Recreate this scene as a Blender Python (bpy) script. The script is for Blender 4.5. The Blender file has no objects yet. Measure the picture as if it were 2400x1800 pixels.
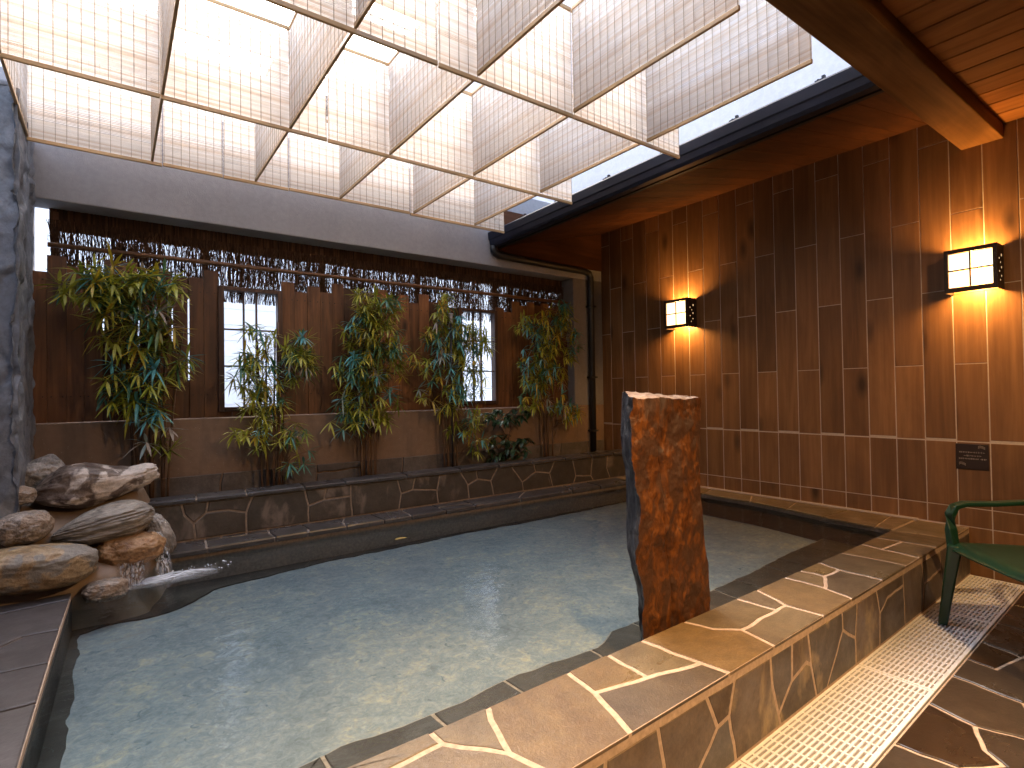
import bpy, bmesh, math, random
from mathutils import Vector, Matrix, noise
from mathutils.geometry import delaunay_2d_cdt
random.seed(11)
S = bpy.context.scene
COL = S.collection
RND = random.uniform

# ------------------------------------------------------------------ mesh helpers
class MB:
    def __init__(s): s.v = []; s.f = []; s.m = []; s.a = []
    def add(s, vs, fs, mi=0, att=0.0):
        n = len(s.v); s.v += [tuple(v) for v in vs]
        for f in fs: s.f.append([n + i for i in f]); s.m.append(mi); s.a.append(att)
    def box(s, x0, x1, y0, y1, z0, z1, mi=0, att=0.0):
        s.add([(x0,y0,z0),(x1,y0,z0),(x1,y1,z0),(x0,y1,z0),(x0,y0,z1),(x1,y0,z1),(x1,y1,z1),(x0,y1,z1)],
              [(0,3,2,1),(4,5,6,7),(0,1,5,4),(1,2,6,5),(2,3,7,6),(3,0,4,7)], mi, att)
    def obox(s, c, u, v, w, mi=0, att=0.0):      # centre and three half-axis vectors
        c, u, v, w = map(Vector, (c, u, v, w))
        s.add([c-u-v-w, c+u-v-w, c+u+v-w, c-u+v-w, c-u-v+w, c+u-v+w, c+u+v+w, c-u+v+w],
              [(0,3,2,1),(4,5,6,7),(0,1,5,4),(1,2,6,5),(2,3,7,6),(3,0,4,7)], mi, att)
    def tube(s, pts, rad, n=8, mi=0, att=0.0, cap=True, flat=1.0):
        pts = [Vector(p) for p in pts]
        if not isinstance(rad, (list, tuple)): rad = [rad]*len(pts)
        rings = []; ref = None
        for i, p in enumerate(pts):
            t = (pts[min(i+1, len(pts)-1)] - pts[max(i-1, 0)]).normalized()
            if ref is None: ref = Vector((0,0,1)) if abs(t.z) < .9 else Vector((1,0,0))
            a = t.cross(ref)
            if a.length < 1e-5: a = t.orthogonal()
            a.normalize(); b = a.cross(t).normalized(); ref = b
            rings.append([p + (a*math.cos(2*math.pi*k/n) + b*math.sin(2*math.pi*k/n)*flat)*rad[i] for k in range(n)])
        fs = []
        for i in range(len(pts)-1):
            for k in range(n): fs.append((i*n+k, i*n+(k+1)%n, (i+1)*n+(k+1)%n, (i+1)*n+k))
        if cap: fs.append(tuple(range(n))[::-1]); fs.append(tuple((len(pts)-1)*n+k for k in range(n)))
        s.add([q for r in rings for q in r], fs, mi, att)
    def sweep(s, pts, prof, mi=0):               # prof: closed list of (side, up) offsets, or one list per point
        pts = [Vector(p) for p in pts]; n = len(prof[0]) if isinstance(prof[0], list) else len(prof)
        vs = []
        for i, p in enumerate(pts):
            t = (pts[min(i+1, len(pts)-1)] - pts[max(i-1, 0)]).normalized()
            up = Vector((0,0,1)) if abs(t.z) < .95 else Vector((-t.x, -t.y, .01)).normalized() if t.xy.length > .01 else Vector((1,0,0))
            a = t.cross(up).normalized(); b = a.cross(t)
            pr = prof[i] if isinstance(prof[0], list) else prof
            vs += [p + a*q[0] + b*q[1] for q in pr]
        fs = [(i*n+k, i*n+(k+1)%n, (i+1)*n+(k+1)%n, (i+1)*n+k) for i in range(len(pts)-1) for k in range(n)]
        fs += [tuple(range(n))[::-1], tuple((len(pts)-1)*n+k for k in range(n))]
        s.add(vs, fs, mi)
    def build(s, name, mats, parent=None, smooth=False, bevel=0.0, seg=2):
        me = bpy.data.meshes.new(name); me.from_pydata(s.v, [], s.f)
        if not isinstance(mats, (list, tuple)): mats = [mats]
        for m in mats: me.materials.append(m)
        me.polygons.foreach_set('material_index', s.m)
        if any(s.a):
            at = me.attributes.new('tint', 'FLOAT', 'FACE'); at.data.foreach_set('value', s.a)
        bm = bmesh.new(); bm.from_mesh(me)
        bmesh.ops.recalc_face_normals(bm, faces=bm.faces[:])
        bm.to_mesh(me); bm.free()
        if smooth: me.polygons.foreach_set('use_smooth', [True]*len(me.polygons))
        return link(name, me, parent, bevel, seg)

def link(name, me, parent=None, bevel=0.0, seg=2):
    me.update(); o = bpy.data.objects.new(name, me); COL.objects.link(o)
    if parent: o.parent = parent
    if bevel:
        b = o.modifiers.new('b', 'BEVEL'); b.width = bevel; b.segments = seg; b.limit_method = 'ANGLE'
        b.harden_normals = False
    return o

def tag(o, label=None, cat=None, group=None, kind=None):
    if label: o['label'] = label
    if cat: o['category'] = cat
    if group: o['group'] = group
    if kind: o['kind'] = kind
    return o
def thing(name, label, cat, group=None, loc=(0,0,0), rz=0.0):
    o = bpy.data.objects.new(name, None); COL.objects.link(o); o.location = loc; o.rotation_euler = (0,0,rz)
    return tag(o, label, cat, group, 'thing')
def struct(o): o['kind'] = 'structure'; return o
def copy_tree(o, parent=None):
    c = o.copy(); COL.objects.link(c)
    if parent: c.parent = parent
    for ch in [x for x in o.children]: copy_tree(ch, c)
    return c

# ------------------------------------------------------------------ node helpers
class G:
    def __init__(s, name):
        s.mat = bpy.data.materials.new(name); s.mat.use_nodes = True
        s.t = s.mat.node_tree; s.t.nodes.clear()
        s.out = s.t.nodes.new('ShaderNodeOutputMaterial')
    def n(s, typ, ins=None, **kw):
        nd = s.t.nodes.new('ShaderNode' + typ)
        for k, v in kw.items(): setattr(nd, k, v)
        for k, v in (ins or {}).items():
            if isinstance(v, tuple) and len(v) == 2 and isinstance(v[0], bpy.types.Node): s.t.links.new(v[0].outputs[v[1]], nd.inputs[k])
            elif isinstance(v, bpy.types.Node): s.t.links.new(v.outputs[2 if v.bl_idname == 'ShaderNodeMix' else 0], nd.inputs[k])
            else: nd.inputs[k].default_value = v
        return nd
    def coord(s, scale=(1,1,1), per_island=0.0, kind='Object'):
        tc = s.n('TexCoord'); src = (tc, kind)
        if per_island:
            ge = s.n('NewGeometry')
            off = s.n('VectorMath', {0: (1.0, .37, .71), 3: 1.0}, operation='SCALE'); 
            m = s.n('Math', {0: (ge, 'Random Per Island'), 1: per_island}, operation='MULTIPLY')
            s.t.links.new(m.outputs[0], off.inputs['Scale'])
            ad = s.n('VectorMath', {0: src, 1: off}, operation='ADD'); src = (ad, 0)
        return s.n('Mapping', {'Vector': src, 'Scale': scale})
    def noise(s, vec, scale=5.0, detail=4.0, rough=.55, dist=0.0):
        return s.n('TexNoise', {'Vector': vec, 'Scale': scale, 'Detail': detail, 'Roughness': rough, 'Distortion': dist})
    def ramp(s, fac, stops, interp='LINEAR'):
        r = s.n('ValToRGB', {'Fac': fac}); cr = r.color_ramp; cr.interpolation = interp
        while len(cr.elements) < len(stops): cr.elements.new(.5)
        for e, (p, c) in zip(cr.elements, stops):
            e.position = p; e.color = (c[0], c[1], c[2], 1) if not isinstance(c, (int, float)) else (c, c, c, 1)
        return r
    def mix(s, fac, a, b, mode='MIX'):
        nd = s.n('Mix', data_type='RGBA', blend_type=mode)
        for sock, v in ((nd.inputs[0], fac), (nd.inputs[6], a), (nd.inputs[7], b)):
            if isinstance(v, bpy.types.Node): s.t.links.new(v.outputs[2 if v.bl_idname == 'ShaderNodeMix' else 0], sock)
            elif isinstance(v, tuple) and len(v) == 2 and isinstance(v[0], bpy.types.Node): s.t.links.new(v[0].outputs[v[1]], sock)
            else: sock.default_value = v if isinstance(v, (int, float)) else (v[0], v[1], v[2], 1)
        return nd
    def bump(s, h, strength=.3, dist=.01, normal=None):
        i = {'Height': h, 'Strength': strength, 'Distance': dist}
        if normal: i['Normal'] = normal
        return s.n('Bump', i)
    def island(s): return (s.n('NewGeometry'), 'Random Per Island')
    def pbsdf(s, col, rough=.6, bump=None, spec=.5, **kw):
        p = s.n('BsdfPrincipled')
        def st(k, v):
            if isinstance(v, bpy.types.Node): s.t.links.new(v.outputs[2 if v.bl_idname == 'ShaderNodeMix' else 0], p.inputs[k])
            elif isinstance(v, tuple) and len(v) == 2: s.t.links.new(v[0].outputs[v[1]], p.inputs[k])
            elif isinstance(v, tuple): p.inputs[k].default_value = (v[0], v[1], v[2], 1)
            else: p.inputs[k].default_value = v
        st('Base Color', col); st('Roughness', rough); st('Specular IOR Level', spec)
        if bump: st('Normal', bump)
        for k, v in kw.items(): st(k.replace('_', ' '), v)
        return p
    def done(s, sh, disp=None):
        s.t.links.new(sh.outputs[0], s.out.inputs['Surface']); return s.mat

def m_plain(name, col, rough=.6, spec=.5, var=.15, scale=30, bump=.15, bd=.004):
    g = G(name); c = g.coord(); n = g.noise(c, scale, 5)
    lo = tuple(x*(1-var) for x in col); hi = tuple(min(1, x*(1+var)) for x in col)
    return g.done(g.pbsdf(g.ramp(n, [(.3, lo), (.7, hi)]), rough, g.bump(n, bump, bd), spec))

def m_stone(name, cols, rough=(.35,.65), grain=60, patch=3.0, bump=.35, stain=None, spec=.5):
    g = G(name); c = g.coord(per_island=7.0)
    base = g.ramp(g.island(), [(i/(len(cols)-1) if len(cols) > 1 else 0, k) for i, k in enumerate(cols)])
    n1 = g.noise(c, patch, 5, .6, .6); n2 = g.noise(c, grain, 4, .7); n3 = g.noise(c, 14, 6, .65)
    col = g.mix(g.ramp(n1, [(.35, 0.0), (.7, 1.0)]), base, g.mix(1.0, base, (.62,.55,.5), 'MULTIPLY'))
    col = g.mix(.75, col, g.ramp(n3, [(.25, .55), (.75, 1.35)]), 'MULTIPLY')
    col = g.mix(.6, col, g.ramp(n2, [(.3, .7), (.7, 1.25)]), 'MULTIPLY')
    if stain:
        sc = g.coord((1.0, 1.0, .55)); sn = g.noise(sc, 5.0, 5, .6, .4)
        col = g.mix(g.ramp(sn, [(.56, 0.0), (.66, .75)]), col, stain)
    h = g.mix(.5, g.noise(c, 22, 6, .6), n2)
    r = g.ramp(n1, [(.3, rough[0]), (.7, rough[1])])
    return g.done(g.pbsdf(col, r, g.bump(h, bump, .006), spec))

def m_wood(name, cols, axis=2, rough=.55, grain=1.0, knots=True, spec=.4, per=9.0, contrast=1.0, var=.35):
    g = G(name); sc = [14.0*grain]*3; sc[axis] = 1.1*grain
    c = g.coord(tuple(sc), per); c1 = g.coord((1,1,1), per)
    sc2 = [60.0*grain]*3; sc2[axis] = 2.0*grain; c2 = g.coord(tuple(sc2), per)
    n = g.noise(c, 1.0, 5, .6, 1.2); f = g.noise(c2, 1.0, 3, .6)
    k = g.mix(.35, n, f)
    col = g.ramp(k, [(.3, cols[0]), (.5, cols[1]), (.7, cols[2])])
    sck = [5.0*grain]*3; sck[axis] = 1.6*grain
    pn = g.noise(g.coord(tuple(sck), per), 1.0, 4, .6, .8)
    col = g.mix(.8*contrast, col, g.ramp(pn, [(.3, .45), (.55, 1.0), (.75, 1.25)]), 'MULTIPLY')
    col = g.mix(1.0, col, g.ramp(g.island(), [(0, 1-var), (1, 1+var)]), 'MULTIPLY')
    if knots:
        sv = [6.0*grain]*3; sv[axis] = 2.4*grain
        vo = g.n('TexVoronoi', {'Vector': g.coord(tuple(sv), per), 'Scale': .8})
        col = g.mix(g.ramp((vo, 'Distance'), [(.05, .85), (.2, 0.0)]), col, tuple(x*.22 for x in cols[0]))
    return g.done(g.pbsdf(col, rough, g.bump(k, .25, .003), spec))

# ------------------------------------------------------------------ materials
M = {}
M['grout'] = m_plain('grout', (.42,.31,.23), .85, .3, .2, 60, .3)
M['grout_dark'] = m_plain('grout_dark', (.27,.205,.155), .85, .3, .25, 60, .3)
M['slate_warm'] = m_stone('slate_warm', [(.115,.084,.044),(.16,.122,.07),(.09,.066,.04),(.18,.118,.05),(.135,.104,.066),(.205,.128,.05)], (.25,.55), grain=110, bump=.7)
M['slate_face'] = m_stone('slate_face', [(.12,.095,.07),(.16,.115,.075),(.10,.085,.07),(.15,.105,.065)], (.35,.7), stain=(.34,.25,.13))
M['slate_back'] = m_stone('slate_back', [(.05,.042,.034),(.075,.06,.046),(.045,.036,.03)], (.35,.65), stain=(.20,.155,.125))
M['slate_dark'] = m_stone('slate_dark', [(.055,.053,.056),(.075,.07,.068),(.045,.042,.044)], (.22,.42))
M['slate_wet'] = m_stone('slate_wet', [(.016,.012,.009),(.022,.017,.012),(.013,.01,.008)], (.6,.9))
M['slate_bench'] = m_stone('slate_bench', [(.055,.036,.02),(.04,.029,.019),(.065,.042,.023)], (.5,.8))
M['slate_left'] = m_stone('slate_left', [(.06,.053,.053),(.08,.07,.07),(.05,.045,.047)], (.3,.55))
M['pave'] = m_stone('pavement_stone', [(.02,.012,.008),(.034,.024,.017),(.06,.046,.033),(.048,.026,.011),(.017,.011,.008)], (.2,.42))
M['column'] = None
M['tuff'] = m_stone('tuff', [(.10,.085,.07),(.14,.115,.095),(.085,.07,.06)], (.7,.9), bump=.8)

def m_plaster(name, col, dirt, amount=.35):
    g = G(name); c = g.coord(); n = g.noise(c, 140, 4, .7); p = g.noise(c, 1.6, 5, .6); q = g.noise(c, 26, 5, .6)
    st = g.noise(g.coord((3,3,.7)), 1.6, 5, .6, .4)
    colr = g.mix(g.ramp(p, [(.35, 0.0), (.75, .45)]), col, tuple(x*.8 for x in col))
    colr = g.mix(g.ramp(st, [(.5, 0.0), (.72, amount)]), colr, dirt)
    colr = g.mix(.35, colr, g.ramp(q, [(.3, .75), (.7, 1.2)]), 'MULTIPLY')
    sp = g.n('TexVoronoi', {'Vector': c, 'Scale': 46.0})
    colr = g.mix(g.ramp((sp, 'Distance'), [(.03, .7), (.07, 0.0)]), colr, (.75,.72,.7))
    return g.done(g.pbsdf(colr, .85, g.bump(g.mix(.5, n, q), .45, .006), .25))
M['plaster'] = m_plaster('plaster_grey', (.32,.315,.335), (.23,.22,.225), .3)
M['plaster_shaded'] = m_plaster('plaster_shaded', (.20,.185,.185), (.13,.115,.11), .4)  # darker copy of the grey plaster; corner shade put into the colour
M['plaster_low'] = m_plaster('plaster_tan', (.215,.138,.09), (.09,.068,.052), .75)
M['plaster_up'] = m_plaster('plaster_pale', (.54,.53,.56), (.46,.45,.48), .1)
M['fence'] = m_wood('fence_wood', [(.065,.024,.008),(.14,.054,.018),(.215,.088,.03)], 2, .5, 1.2, var=.5)
M['frame_wood'] = m_wood('frame_wood', [(.03,.014,.008),(.05,.022,.012),(.07,.03,.015)], 2, .5, knots=False)
M['batten'] = m_wood('batten_wood', [(.08,.035,.014),(.13,.06,.024),(.18,.085,.035)], 0, .55, knots=False)
M['tile'] = m_wood('wood_look_tile', [(.13,.06,.024),(.185,.088,.035),(.245,.124,.052)], 2, .45, .8, spec=.35, per=13.0, var=.2, contrast=.5)
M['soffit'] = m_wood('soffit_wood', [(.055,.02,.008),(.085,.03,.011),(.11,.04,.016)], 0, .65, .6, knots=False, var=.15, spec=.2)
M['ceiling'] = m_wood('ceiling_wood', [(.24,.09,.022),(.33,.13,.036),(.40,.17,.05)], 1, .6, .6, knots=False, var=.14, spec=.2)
M['beam'] = m_wood('beam_wood', [(.09,.036,.011),(.20,.09,.028),(.30,.145,.05)], 0, .6, .55, knots=True, var=0.0, spec=.2)
M['fascia'] = m_wood('fascia_wood', [(.2,.1,.035),(.28,.15,.055),(.34,.19,.075)], 1, .45, knots=False)
M['black'] = m_plain('black_trim', (.012,.011,.011), .5, .4, .2, 40, .05)
M['tile_grout'] = m_plain('tile_grout', (.50,.41,.35), .8, .3, .1, 80, .1)
M['gutter'] = m_plain('gutter_metal', (.012,.013,.024), .45, .3, .25, 3, .03)
M['pipe'] = m_plain('pipe_metal', (.016,.015,.016), .45, .5, .2, 8, .03)
M['iron'] = m_plain('lantern_iron', (.022,.013,.008), .55, .4, .2, 40, .05)
M['chair'] = m_plain('green_plastic', (.008,.040,.020), .3, .5, .12, 90, .06, .001)
M['grate'] = m_plain('grate_plastic', (.62,.615,.64), .5, .4, .06, 30, .08)
M['grate_bed'] = m_plain('grate_channel', (.48,.44,.41), .7, .3, .2, 30, .1)
M['soil'] = m_plain('soil', (.035,.026,.02), .95, .2, .5, 40, .8, .02)
M['ground'] = m_plain('ground', (.5,.5,.5), .9, .3, .2, 2, .2)
M['roofing'] = m_plain('roofing', (.07,.075,.09), .55, .4, .1, 6, .05)
M['siding'] = m_plain('siding_paint', (.88,.89,.90), .6, .3, .03, 20, .04)
M['mortar'] = m_plain('rock_mortar', (.22,.15,.095), .5, .5, .35, 7, .5, .01)
M['sign'] = m_plain('sign_plate', (.022,.012,.01), .45, .4, .1, 40, .02)
M['letter'] = m_plain('sign_letters', (.36,.30,.28), .6, .3, .1, 40, .02)
M['lamp_body'] = m_plain('lamp_body', (.25,.25,.28), .4, .5, .1, 40, .02)
M['culm'] = None

def m_culm():
    g = G('bamboo_culm'); c = g.coord((8,8,1.2), 5.0); n = g.noise(c, 3, 4)
    col = g.ramp(n, [(.3, (.045,.022,.012)), (.55, (.11,.055,.025)), (.75, (.17,.095,.045))])
    return g.done(g.pbsdf(col, .45, g.bump(n, .2, .003), .4))
M['culm'] = m_culm()
def m_leaf(name, stops, rough=.42):
    g = G(name); a = g.n('Attribute', attribute_name='tint')
    col = g.ramp((a, 'Fac'), stops); n = g.noise(g.coord(), 25, 3)
    col = g.mix(.5, col, g.ramp(n, [(.3, .7), (.7, 1.25)]), 'MULTIPLY')
    d = g.pbsdf(col, rough, None, .5); t = g.n('BsdfTranslucent'); g.t.links.new(col.outputs[2], t.inputs['Color'])
    mx = g.n('MixShader', {0: .3, 1: d, 2: t}); return g.done(mx)
M['leaf'] = m_leaf('bamboo_leaf', [(0, (.30,.31,.02)), (.2, (.44,.42,.06)), (.33, (.26,.28,.02)), (.45, (.15,.18,.02)), (.55, (.48,.32,.02)), (.64, (.06,.15,.05)), (.78, (.06,.20,.15)), (.9, (.12,.40,.42)), (1, (.36,.29,.22))])
M['dark_leaf'] = m_leaf('shrub_leaf', [(0, (.012,.035,.016)), (.6, (.03,.07,.03)), (1, (.06,.11,.05))], .3)

def m_reed():
    g = G('reed'); c = g.coord((6,6,1.5), 5.0); n = g.noise(c, 4, 3)
    col = g.mix(1.0, g.ramp(n, [(.3, (.045,.02,.01)), (.7, (.12,.06,.028))]), g.ramp(g.island(), [(0, .5), (1, 1.4)]), 'MULTIPLY')
    return g.done(g.pbsdf(col, .8, None, .2))
M['reed'] = m_reed()

def m_bamboo_slat():
    g = G('bamboo_slat'); c = g.coord((3,3,60)); n = g.noise(c, 2.5, 3)
    base = g.ramp(g.island(), [(0, (.90,.87,.84)), (.35, (.84,.78,.71)), (.7, (.92,.90,.88)), (1, (.76,.65,.54))])
    col = g.mix(.5, base, g.ramp(n, [(.3, .8), (.7, 1.12)]), 'MULTIPLY')
    d = g.n('BsdfDiffuse'); t = g.n('BsdfTranslucent')
    for x in (d, t): g.t.links.new(col.outputs[2], x.inputs['Color'])
    return g.done(g.n('MixShader', {0: .62, 1: d, 2: t}))
M['slat'] = m_bamboo_slat()
M['string'] = m_plain('blind_string', (.30,.22,.15), .8, .2, .1)
M['rail'] = m_wood('bamboo_rail', [(.50,.29,.12),(.62,.39,.18),(.70,.48,.26)], 0, .4, 1.0, knots=False, var=.15)
M['rail_y'] = m_wood('bamboo_rail_cross', [(.50,.29,.12),(.62,.39,.18),(.70,.48,.26)], 1, .4, 1.0, knots=False, var=.15)

def m_emit(name, col, st):
    g = G(name); return g.done(g.n('Emission', {'Color': (*col, 1), 'Strength': st}))
LAMP = (1.0, .50, .13); DOWN = (1.0, .60, .26)
M['pane'] = m_emit('lantern_pane', (1.0, .80, .48), .42)

def m_pool():
    g = G('pool_floor'); c = g.coord()
    w = g.noise(c, 3.0, 5, .6, .8); q = g.noise(c, 16, 6, .7, 1.2); r = g.noise(c, 34, 5, .7, 1.5); sp = g.noise(c, 19, 3, .5, 1.0)
    col = g.ramp(g.mix(.4, q, w), [(.32, (.135,.15,.16)), (.46, (.195,.21,.215)), (.54, (.24,.245,.235)), (.62, (.33,.30,.235)), (.75, (.42,.36,.26))])
    col = g.mix(.55, col, g.ramp(r, [(.3, .62), (.7, 1.25)]), 'MULTIPLY')
    col = g.mix(g.ramp(sp, [(.66, 0.0), (.73, .75)]), col, (.09,.11,.13))
    return g.done(g.pbsdf(col, .8, g.bump(q, .2, .01), .1))
M['pool'] = m_pool()
def m_water():
    g = G('pool_water'); c = g.coord((1,1,1)); 
    n = g.noise(g.coord((1.0, 1.6, 1)), 5.0, 3, .5, .6); n2 = g.noise(c, 17, 3, .5, .6)
    h = g.mix(.3, n, n2); b = g.bump(h, .22, .035)
    fr = g.n('Fresnel', {'IOR': 1.27, 'Normal': b})
    gl = g.n('BsdfGlossy', {'Color': (1,1,1,1), 'Roughness': .07, 'Normal': b})
    tr = g.n('BsdfTransparent', {'Color': (.86,.93,.93,1)})
    return g.done(g.n('MixShader', {0: fr, 1: tr, 2: gl}))
M['water'] = m_water()
def m_foam(name, lo, hi, scale, col=(.8,.84,.92)):
    g = G(name); c = g.coord(scale); n = g.noise(c, 1.0, 5, .6, .8)
    a = g.n('Attribute', attribute_name='tint')
    f = g.n('Math', {0: g.ramp(n, [(lo, 0.0), (hi, 1.0)]), 1: (a, 'Fac')}, operation='MULTIPLY')
    d = g.n('BsdfDiffuse', {'Color': (*col, 1)}); t = g.n('BsdfTranslucent', {'Color': (*col, 1)})
    dt0 = g.n('MixShader', {0: .3, 1: d, 2: t}); gl = g.n('BsdfGlossy', {'Roughness': .5}); dt = g.n('MixShader', {0: .25, 1: dt0, 2: gl}); tr = g.n('BsdfTransparent')
    return g.done(g.n('MixShader', {0: f, 1: tr, 2: dt}))
M['foam'] = m_foam('white_foam', .30, .60, (9, 30, 10), (.93,.95,1.0))
M['fall'] = m_foam('falling_water', .36, .66, (70, 70, 5), (.75,.75,.78))

def m_rock(name, cols, patch=None, scale=9, dist=1.0, grain=(1,1,1)):
    g = G(name); c = g.coord(grain); n = g.noise(c, scale, 6, .65, dist); n2 = g.noise(c, scale*5, 5, .7); n3 = g.noise(c, scale*.55, 4, .55, .6)
    col = g.ramp(n, [(.28, cols[0]), (.48, cols[1]), (.72, cols[2])])
    if patch: col = g.mix(g.ramp(n3, [(.49, 0.0), (.54, .9)]), col, patch)
    col = g.mix(.6, col, g.ramp(n2, [(.3, .6), (.7, 1.35)]), 'MULTIPLY')
    return g.done(g.pbsdf(col, g.ramp(n3, [(.3, .3), (.7, .65)]), g.bump(g.mix(.5, n, n2), .6, .012), .5))
M['column'] = m_rock('column_stone', [(.075,.082,.095),(.17,.182,.205),(.28,.288,.30)], (.15,.158,.178), 7, .8)
M['rock_mottled'] = m_rock('rock_mottled', [(.06,.038,.03),(.115,.08,.06),(.21,.15,.11)], (.54,.46,.39), 11)
M['rock_grey'] = m_rock('rock_grey', [(.09,.08,.07),(.24,.21,.18),(.46,.40,.34)], None, 16)
M['rock_speck'] = m_rock('rock_speckled', [(.07,.057,.05),(.22,.175,.14),(.48,.40,.33)], (.25,.17,.11), 24)
M['rock_schist'] = m_rock('rock_schist', [(.08,.07,.06),(.22,.185,.15),(.42,.36,.29)], None, 8, .8, (1.2, 1.2, 7))
M['rock_ochre'] = m_rock('rock_ochre', [(.09,.056,.027),(.26,.17,.085),(.45,.33,.195)], (.18,.16,.135), 13)
M['rock_orange'] = m_rock('rock_orange', [(.13,.06,.024),(.29,.15,.06),(.44,.28,.15)], None, 16)
M['rust'] = m_rock('rust_stone', [(.016,.007,.004),(.07,.022,.005),(.175,.058,.010)], (.04,.014,.005), 19, 1.4, (1.2,1.2,.7))
M['rust_side'] = m_rock('stone_broken_side', [(.014,.014,.018),(.026,.026,.032),(.05,.05,.058)], None, 12)
M['yellow_leaf'] = m_plain('fallen_leaf', (.34,.22,.06), .5, .4, .2, 60)

# ------------------------------------------------------------------ crazy paving from joint lines
def seg_pts(pl, jit):
    out = [Vector(pl[0])]
    for a, b in zip(pl, pl[1:]):
        a, b = Vector(a), Vector(b); L = (b-a).length; n = max(1, int(L/.05)); d = (b-a)/max(L, 1e-6); p = Vector((-d.y, d.x))
        for i in range(1, n+1):
            q = a + (b-a)*i/n
            if i < n: q = q + p*RND(-jit, jit)
            out.append(q)
    return out
def dist_edge(p, poly):
    return min((Vector(p) - (Vector(a) + (Vector(b)-Vector(a))*max(0, min(1, (Vector(p)-Vector(a)).dot(Vector(b)-Vector(a))/(Vector(b)-Vector(a)).length_squared)))).length
               for a, b in zip(poly, poly[1:]+poly[:1]))
def stones_cdt(poly, joints, jit=.004, snap=.06):
    V = [Vector(p) for p in poly]; E = []; nb = len(V)
    for pl in joints:
        pl = [Vector(p) for p in pl]
        for e, i0 in ((0, 1), (-1, -2)):
            if dist_edge(pl[e], poly) < snap: pl[e] = pl[e] + (pl[e]-pl[i0]).normalized()*.09
        s = seg_pts(pl, jit); k = len(V); V += s; E += [(k+i, k+i+1) for i in range(len(s)-1)]
    vs, es, fs, _, oe, _ = delaunay_2d_cdt(V, E, [list(range(nb))], 1, 1e-4)
    con = {tuple(sorted(e)) for e, o in zip(es, oe) if len(o)}
    by = {}
    for i, f in enumerate(fs):
        for a, b in zip(f, f[1:]+f[:1]): by.setdefault(tuple(sorted((a, b))), []).append(i)
    reg = [-1]*len(fs); r = 0
    for i in range(len(fs)):
        if reg[i] >= 0: continue
        st = [i]; reg[i] = r
        while st:
            f = st.pop()
            for a, b in zip(fs[f], fs[f][1:]+fs[f][:1]):
                e = tuple(sorted((a, b)))
                if e in con: continue
                for j in by[e]:
                    if reg[j] < 0: reg[j] = r; st.append(j)
        r += 1
    return vs, fs, reg, r
def stone_mesh(name, poly, joints, fn, mat, grout=.012, h=.008, jit=.004, parent=None, snap=.06, wob=.0):
    """fn(u, v, height) -> world point"""
    vs, fs, reg, nr = stones_cdt(poly, joints, jit, snap)
    bm = bmesh.new()
    for r in range(nr):
        vm = {}; faces = []
        for f, rr in zip(fs, reg):
            if rr != r: continue
            for i in f:
                if i not in vm: vm[i] = bm.verts.new((vs[i].x, vs[i].y, 0))
            faces.append(bm.faces.new([vm[i] for i in f]))
        if len(faces) > 1:
            bmesh.ops.dissolve_faces(bm, faces=faces, use_verts=False)
    polys = []
    for f in bm.faces:
        P = [Vector((v.co.x, v.co.y)) for v in f.verts]
        if sum(p.x*q.y-q.x*p.y for p, q in zip(P, P[1:]+P[:1])) < 0: P.reverse()
        Q = []
        for p in P:                                  # drop near-duplicate points
            if not Q or (p-Q[-1]).length > .004: Q.append(p)
        while len(Q) > 3 and (Q[0]-Q[-1]).length < .004: Q.pop()
        polys.append(Q)
    bm.free()
    def inset(P, d):
        out = []; n = len(P)
        for i in range(n):
            e0 = (P[i]-P[i-1]).normalized(); e1 = (P[(i+1) % n]-P[i]).normalized()
            n0 = Vector((-e0.y, e0.x)); n1 = Vector((-e1.y, e1.x)); m = n0+n1
            if m.length < .3: m = n0*1.0; k = 1.0
            else: m.normalize(); k = min(1/max(.2, m.dot(n0)), 1.7)
            out.append(P[i]+m*d*k)
        return out
    mb = MB()
    for P in polys:
        A = sum(p.x*q.y-q.x*p.y for p, q in zip(P, P[1:]+P[:1]))/2
        if len(P) < 3 or A < max(4e-4, grout*grout*8): continue
        I0 = inset(P, grout/2); I1 = inset(P, grout/2+.0035); n = len(P); dz = h*RND(.8, 1.1)
        vs = [fn(p.x, p.y, -.004) for p in I0]+[fn(p.x, p.y, dz*.6) for p in I0]+[fn(p.x, p.y, dz) for p in I1]
        fs = [(i, (i+1) % n, n+(i+1) % n, n+i) for i in range(n)]+[(n+i, n+(i+1) % n, 2*n+(i+1) % n, 2*n+i) for i in range(n)]+[tuple(range(2*n, 3*n))]
        mb.add(vs, fs)
    return mb.build(name, mat, parent)

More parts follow.
